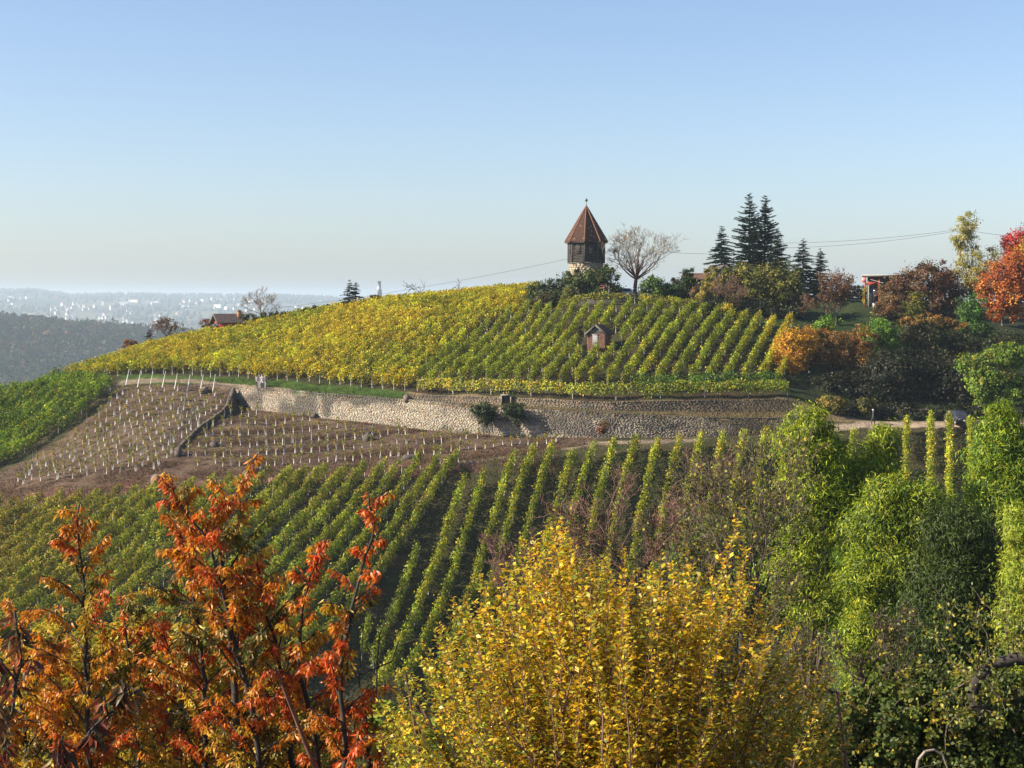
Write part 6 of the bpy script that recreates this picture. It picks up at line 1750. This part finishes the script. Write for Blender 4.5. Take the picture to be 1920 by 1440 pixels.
# yellow shrub in the middle: a fan of upright shoots
def yellow_shrub():
    rng = np.random.default_rng(301)
    Y0 = 12.0
    b = pix(1140, 1440, Y0)
    org = np.array([b[0], b[1], gz(b[0], b[1])])
    root = empty('yellow_shrub', org, 'big golden yellow leafy shrub of upright shoots in the middle foreground', 'shrub')
    ox = [690, 760, 840, 900, 980, 1050, 1100, 1180, 1260, 1330, 1400, 1450, 1520, 1570, 1615]
    oy = [1340, 1245, 1135, 1090, 1015, 965, 1035, 1045, 1050, 1055, 1070, 1120, 1190, 1240, 1400]
    segs, Cl, Dl, Nl, Ll, Wl, Colr = [], [], [], [], [], [], []
    shoots = []
    for x in np.linspace(700, 1615, 150):
        shoots.append((x + rng.normal(0, 5), np.interp(x, ox, oy) + abs(rng.normal(0, 28)), rng.normal(0, .35)))
    for _ in range(430):
        x = rng.uniform(705, 1605); t = np.interp(x, ox, oy)
        shoots.append((x, t + 40 + rng.random() ** 1.1 * (1470 - t), rng.uniform(-1.1, .9)))
    for x, y in ((1042, 952), (1052, 962), (1060, 985), (1036, 990), (1388, 948), (1382, 975), (1396, 1000), (1402, 1030), (846, 1115), (900, 1075), (975, 1000), (1168, 1020), (1240, 1030), (1290, 1020)):
        shoots.append((x, y, rng.normal(0, .2)))
    for (x, y, dY) in shoots:
        Y = Y0 + dY
        tip = pix(x, y, Y)
        xb = 1140 + (x - 1140) * .55 + rng.normal(0, 14)
        L0 = rng.uniform(1.0, 1.9)
        mid_ = tip + np.array([(xb - x) * Y / FPX * .5, rng.normal(0, .08), -L0 * .55]); low = tip + np.array([(xb - x) * Y / FPX * 1.15, rng.normal(0, .1), -L0])
        P = np.array([low, (low + mid_) / 2 + rng.normal(0, .05, 3), mid_ + rng.normal(0, .05, 3), (mid_ + tip) / 2 + rng.normal(0, .035, 3), tip])
        rr = [.006, .005, .004, .003, .0016]
        for i in range(4): segs.append((P[i], P[i + 1], rr[i], rr[i + 1]))
        n = int(L0 / .0085)
        t = np.sort(rng.uniform(.04, 1.0, n))
        q, d, _ = poly_at(P, t)
        lat = norm(np.c_[rng.normal(size=(n, 2)), np.zeros(n)])
        q = q + lat * rng.uniform(0, .10, (n, 1)) * (1.1 - t[:, None])                       # short spurs carry the leaves
        D = lat * rng.uniform(.6, 1.0, (n, 1)) + np.array([0, 0, 1]) * rng.uniform(-.1, .8, (n, 1))
        N = norm(np.array([0, 0, 1.0]) - lat * .5 + rng.normal(0, .45, (n, 3)))
        ll = rng.uniform(.020, .062, n) * np.where(t > .94, .7, 1)
        green = np.clip(np.interp(x, [700, 850, 1000, 1350, 1500], [.55, .38, .2, .15, .2]) + np.interp(y, [1000, 1440], [-.05, .22]) + rng.normal(0, .12), 0, .9)
        c = np.where(rng.random(n)[:, None] < green, palette([(.32, .35, .04, 3), (.19, .25, .03, 2), (.48, .44, .06, 2)], n, rng), palette([(.70, .46, .022, 4), (.64, .36, .018, 3.2), (.70, .56, .06, 2.2), (.40, .20, .02, 1.2), (.46, .42, .04, 2)], n, rng)) * np.exp(rng.normal(0, .2)) * np.interp(x, [1350, 1550], [1, .8])
        Cl.append(q); Dl.append(D); Nl.append(N); Ll.append(ll); Wl.append(ll * rng.uniform(.24, .33, n)); Colr.append(c)
    for _ in range(16):                                                    # stout stems from the root
        k1 = org + np.array([rng.normal(0, .9), rng.normal(0, .4), rng.uniform(1.2, 2.2)])
        segs += [(org + [0, 0, -.2], k1, .035, .022), (k1, k1 + np.array([rng.normal(0, .5), rng.normal(0, .2), 1.0]), .022, .010)]
    stems_mesh('shoots', segs, 5, org, M['twig_red'], root)
    C_, D_, N_, L_, W_, K_ = [np.concatenate(a) for a in (Cl, Dl, Nl, Ll, Wl, Colr)]
    V, F = kites(C_, D_, N_, L_, W_, .3)
    o = link('leaves', mesh_np('leaves', V - org, [F], np.repeat(K_, 4, 0)), M['leaf_gloss'], root); o['kind'] = 'stuff'
yellow_shrub()
# yellow-green bush between and behind the cherries
leafy('yellow_green_bush', 'yellow-green bush filling the gaps low behind the cherry trees', 'bush', 300, 19, [(110, 1290, 150, 120), (250, 1230, 110, 90), (340, 1270, 130, 110), (450, 1340, 120, 100), (520, 1400, 140, 90), (640, 1420, 120, 60), (80, 1430, 140, 80), (330, 1420, 160, 80)], [(.44, .36, .03, 4), (.55, .36, .025, 4), (.24, .25, .025, 3), (.52, .26, .03, 2.5)], 46000, .048, 43, mat='leaf_gloss', clump=.22, limbs=16, twigs=4, trunk=.06, dz=.6)
leafy('pale_green_weed', 'pale green tuft of leaves at the foot of the orange cherry shoot', 'weed', 730, 22, [(712, 1350, 50, 30), (760, 1390, 60, 40)], [(.20, .27, .03, 3), (.28, .33, .05, 2)], 1600, .08, 44, mat='leaf_gloss', trunk=.03)

# ---- bare and green trees on the right of the near slope
def long_leafy(name, label, basepx, Y, blobs, pal, n, size, seed, group='green trees on the near slope at right', **kw):
    kw.setdefault('droop', .4); kw.setdefault('clump', .46); kw.setdefault('shell', .45)
    return leafy(name, label, 'tree', basepx, Y, blobs, pal, int(n * 3.0), size * .60, seed, aspect=.15, limbs=16, twigs=4, group=group, mat='leaf', **kw)
PLIME = [(.23, .30, .012, 4), (.33, .38, .017, 2.6), (.09, .13, .007, 4), (.40, .40, .03, .6)]  # bright and dark entries put sunlit tops and crown shadow into the leaf colour
PMID = [(.10, .20, .016, 4), (.15, .26, .02, 3), (.06, .12, .012, 3)]
PDEEP = [(.035, .06, .006, 4), (.055, .09, .008, 3), (.022, .036, .006, 3)]
long_leafy('willow_tree', 'tall lime green feathery tree before the end of the wall', 1520, 66, [(1520, 795, 42, 34), (1508, 845, 56, 46), (1545, 850, 46, 44), (1515, 915, 62, 54), (1530, 985, 58, 50), (1490, 1060, 56, 60), (1540, 1120, 60, 60)], PLIME, 19000, .26, 401, trunk=.12)
long_leafy('willow_tree', 'slimmer lime green tree just right of the tall feathery one', 1650, 67, [(1655, 825, 26, 34), (1640, 880, 38, 44), (1655, 930, 44, 40), (1600, 900, 34, 46), (1610, 970, 44, 50)], PLIME, 11000, .25, 402, trunk=.10)
long_leafy('willow_tree', 'broad green feathery tree with dark right side, front right', 1690, 58, [(1668, 925, 56, 36), (1720, 950, 56, 44), (1645, 985, 58, 50), (1700, 1030, 78, 56), (1625, 1080, 50, 60), (1620, 1190, 54, 70), (1640, 1290, 60, 70)], PLIME + [(.06, .12, .012, 3)], 20000, .24, 403, trunk=.12)
long_leafy('shade_tree', 'deep green shaded tree between the lime trees at right', 1800, 56, [(1790, 990, 66, 56), (1830, 1060, 56, 60), (1780, 1090, 80, 70), (1840, 1150, 60, 60), (1760, 1190, 90, 70), (1850, 1240, 60, 60)], PDEEP, 18000, .24, 404, trunk=.12)
long_leafy('willow_tree', 'green leafy tree at the right edge below the road', 1880, 68, [(1875, 790, 32, 34), (1862, 850, 44, 54), (1905, 850, 40, 60), (1880, 920, 56, 44), (1855, 915, 40, 44)], PMID + PLIME[:2], 14000, .25, 405, trunk=.12)
long_leafy('willow_tree', 'yellow-green tree at the right edge in front of the shaded tree', 1915, 52, [(1915, 990, 36, 44), (1925, 1070, 44, 60), (1905, 1150, 36, 60), (1930, 1230, 50, 60)], [(.26, .33, .025, 4), (.36, .38, .035, 3), (.16, .24, .02, 2)], 8000, .2, 406, trunk=.1)
long_leafy('willow_tree', 'mid-green feathery tree filling the middle between the lime trees', 1730, 76, [(1590, 960, 60, 60), (1570, 1060, 70, 70), (1680, 1000, 80, 70), (1760, 980, 50, 50), (1600, 1160, 80, 80), (1720, 1130, 90, 80), (1850, 1010, 60, 70)], PMID, 16000, .26, 408, trunk=.12)
long_leafy('light_green_bush', 'light green bush behind the bare trees right of centre', 1340, 72, [(1340, 1000, 50, 44), (1300, 1050, 50, 50), (1390, 1060, 56, 60), (1440, 1000, 46, 60), (1350, 1130, 70, 60), (1440, 1120, 60, 70)], [(.11, .18, .02, 4), (.17, .24, .025, 2.5), (.06, .10, .015, 3)], 12000, .24, 407, trunk=.08)
leafy('undergrowth_shrub', 'dark tangled shrub with yellow flecks, bottom right corner', 'shrub', 1780, 26, [(1560, 1380, 90, 70), (1680, 1340, 110, 80), (1800, 1330, 110, 90), (1900, 1300, 80, 90), (1640, 1430, 130, 70), (1800, 1430, 140, 70), (1920, 1420, 90, 80)], [(.05, .075, .014, 5), (.09, .12, .02, 3), (.20, .19, .03, 1.6), (.32, .24, .03, .8)], 44000, .058, 45, mat='leaf', clump=.2, limbs=18, twigs=5, trunk=.06, dz=.6)
for i, (x, Y, lab) in enumerate([(1250, 30, 'dark low shrub on the near slope behind the yellow shrub'), (1480, 36, 'dark low shrub between the yellow shrub and the bare tree'), (820, 34, 'low green shrub on the near slope left of the yellow shrub')]):
    c_ = pix(x, 560, Y); gy = float(proj(np.array([c_[0], c_[1], gz(c_[0], c_[1])]))[1])
    leafy('slope_shrub', lab, 'shrub', x, Y, [(x, gy - 90, 120, 70), (x - 90, gy - 60, 90, 60), (x + 90, gy - 60, 90, 60)], [(.05, .075, .014, 4), (.09, .12, .02, 3), (.20, .19, .03, 1)], 9000, .10, 700 + i, group='low shrubs of the near slope', dz=.7)
def bare_near(name, label, basepx, Y, top_px, crown_w_px, seed, mat, r=.14, n_main=9, fork_px=None, twig=5, leafpal=None, nleaf=0, lsize=.06, rmin=.006, cat='tree', group='bare trees of the near slope', crown_low=None, spread=.5):
    """bare tree: trunk to a fork, boughs fanning to a crown outline, forking twigs"""
    rng = np.random.default_rng(seed)
    c0 = pix(basepx, 560, Y)
    org = np.array([c0[0], c0[1], gz(c0[0], c0[1])])
    root = empty(name, org, label, cat, group)
    k = Y / FPX
    fork = pix(basepx, fork_px, Y)
    segs = []
    m_ = (org + fork) / 2 + np.array([rng.normal(0, .15), rng.normal(0, .1), 0])
    segs += [(org + [0, 0, -.2], m_, r, r * .85, 0), (m_, fork, r * .85, r * .7, 0)]
    Hc = (fork_px - top_px) * k
    for i in range(n_main):
        u = (i + .5) / n_main * 2 - 1 + rng.normal(0, .12)
        tip = fork + np.array([u * crown_w_px * k * rng.uniform(.7, 1.05), rng.normal(0, .35) * crown_w_px * k, Hc * (1 - .55 * abs(u) ** 1.6) * rng.uniform(.55, 1.0)])
        d = tip - fork; L = np.linalg.norm(d)
        grow(m_ + (fork - m_) * rng.uniform(.72, 1.0) + rng.normal(0, .02, 3), d, L * .50, r * .36, 4, rng, (2, 4), .64, spread, .10, 4, .13, rmin, segs, True, 1)
    big = [s for s in segs if s[4] <= 1]; small = [s for s in segs if s[4] > 1]
    stems_mesh('trunk', big, 6, org, M[mat[0]], root)
    o = stems_mesh('twigs', small, 3, org, M[mat[1]], root); o['kind'] = 'stuff'
    if nleaf:
        E = np.array([s[1] for s in small])
        P = E[rng.integers(0, len(E), nleaf)] + rng.normal(0, lsize * .5, (nleaf, 3))
        N = norm(rng.normal(size=(nleaf, 3)) + [0, 0, .4]); D = norm(np.cross(N, rng.normal(size=(nleaf, 3))) + [0, 0, -.4])
        sz = lsize * rng.uniform(.7, 1.3, nleaf)
        V, F = kites(P, D, N, sz * 1.2, sz * .45)
        lo = link('leaves', mesh_np('leaves', V - org, [F], np.repeat(palette(leafpal, nleaf, rng), 4, 0)), M['leaf'], root); lo['kind'] = 'stuff'
    return root
bare_near('bare_walnut_tree', 'large bare tree with reddish trunk right of the tower', 1193, 224, 424, 78, 41, ('bark_red', 'twig_grey'), r=.36, n_main=16, fork_px=520, rmin=.014, leafpal=[(.30, .22, .05, 1), (.22, .16, .06, 1)], nleaf=700, lsize=.15, group=None, spread=.6)
bare_near('brownish_bush', 'leafless mauve-brown bush before the round yellowing tree', 1362, 211.5, 520, 46, 44, ('bark', 'twig_red'), r=.10, n_main=12, fork_px=574, rmin=.013, cat='bush', group=None, spread=.6)
bare_near('brown_fruit_tree', 'sparse brown-leaved fruit tree on the lawn left of the cabin', 1568, 211, 512, 56, 45, ('bark_grey', 'twig_red'), r=.13, n_main=11, fork_px=588, rmin=.013, leafpal=PBR, nleaf=5200, lsize=.16, group=None, spread=.6)
bare_near('bare_skyline_tree', 'bare round-crowned tree on the skyline near the red hut', 490, 243, 545, 38, 46, ('bark_grey', 'twig_grey'), r=.16, n_main=10, fork_px=587, rmin=.013, group=None, spread=.6)
bare_near('grey_brown_tree', 'grey-brown leafless tree left of the red hut on the skyline', 312, 250, 598, 36, 49, ('bark', 'twig_red'), r=.14, n_main=10, fork_px=628, rmin=.015, leafpal=PBR, nleaf=900, lsize=.17, group=None, spread=.6)
OLV = [(.14, .15, .025, 3), (.22, .20, .03, 2), (.09, .11, .02, 2), (.38, .28, .03, 1)]
bare_near('bare_fruit_tree', 'bare reddish-twigged tree behind the top of the yellow shrub', 1180, 46, 850, 190, 501, ('bark_dark', 'twig_red'), r=.12, n_main=12, fork_px=1090, rmin=.009, leafpal=OLV, nleaf=260, lsize=.11)
bare_near('bare_fruit_tree', 'large bare tree with pale upright stem right of the yellow shrub', 1392, 40, 830, 150, 502, ('bark_dark', 'twig_olive'), r=.13, n_main=13, fork_px=1180, rmin=.008, leafpal=OLV, nleaf=2600, lsize=.085)
bare_near('bare_fruit_tree', 'dark bare tree in front of the lime trees at lower right', 1610, 30, 1100, 190, 503, ('bark_dark', 'bark'), r=.11, n_main=8, fork_px=1300, rmin=.006, leafpal=OLV, nleaf=900, lsize=.06)
bare_near('red_twig_bush', 'small red-brown twiggy bush left of the yellow shrub top', 950, 62, 965, 60, 504, ('bark', 'twig_red'), r=.06, n_main=6, fork_px=1100, rmin=.010, cat='bush')
bare_near('red_twig_bush', 'reddish bare bush between vine rows near the wall', 1310, 78, 800, 90, 505, ('bark', 'twig_red'), r=.07, n_main=8, fork_px=930, rmin=.012, cat='bush')
# old fruit tree outside the frame on the right, one thick bent bough comes into the picture
def bent_bough():
    rng = np.random.default_rng(601)
    Y = 15.0
    base = pix(2060, 1440, Y)
    org = np.array([base[0], base[1], gz(base[0], base[1])])
    root = empty('old_fruit_tree', org, 'thick dark bent bough of an old fruit tree reaching in from the right edge', 'tree')
    P = pix(np.array([2060, 2050, 2010, 1950, 1905, 1862, 1832, 1823, 1832, 1852, 1876]), np.array([1800, 1500, 1330, 1240, 1236, 1246, 1268, 1295, 1320, 1338, 1348]), Y)
    rr = np.array([.16, .15, .12, .075, .062, .056, .054, .056, .060, .050, .03])
    P = P + rng.normal(0, .01, P.shape)
    segs = [(P[0] * 0 + org, P[0], .2, .16)] + [(P[i], P[i + 1], rr[i], rr[i + 1]) for i in range(len(P) - 1)]
    stems_mesh('trunk', segs, 8, org, M['bark_dark'], root)
    tw = []
    for i in range(26):
        q, d, _ = poly_at(P[3:], np.array([rng.random()]))
        grow(q[0], rng.normal(0, 1, 3) + [0, 0, .5], rng.uniform(.15, .45), .010, 2, rng, (1, 2), .7, .6, .1, 3, .2, .003, tw, True, 2)
    stems_mesh('twigs', tw, 3, org, M['twig_olive'], root)['kind'] = 'stuff'
    E = np.array([s[1] for s in tw]); n = 1500
    C = E[rng.integers(0, len(E), n)] + rng.normal(0, .05, (n, 3))
    N = norm(rng.normal(size=(n, 3)) + [0, 0, .4]); D = norm(np.cross(N, rng.normal(size=(n, 3))) + [0, 0, -.3])
    near_leaves('leaves', C, D, N, rng.uniform(.03, .055, n), rng.uniform(.01, .016, n), palette([(.20, .22, .03, 3), (.36, .29, .03, 2), (.09, .13, .02, 3)], n, rng), org, root)
bent_bough()
# pale arched dead branch at the bottom edge
P = pix(np.array([1716, 1722, 1735, 1752, 1768, 1780]), np.array([1470, 1425, 1409, 1406, 1416, 1450]), 14.0)
org = np.array([P[0][0], P[0][1], gz(P[0][0], P[0][1])])
r_ = empty('dead_branch', org, 'pale arched dead branch at the bottom edge, lower right', 'branch')
stems_mesh('branch', [(org + [0, 0, -.1], P[0], .022, .018)] + [(P[i], P[i + 1], .018 - .002 * i, .016 - .002 * i) for i in range(5)], 6, org, M['twig_grey'], r_)
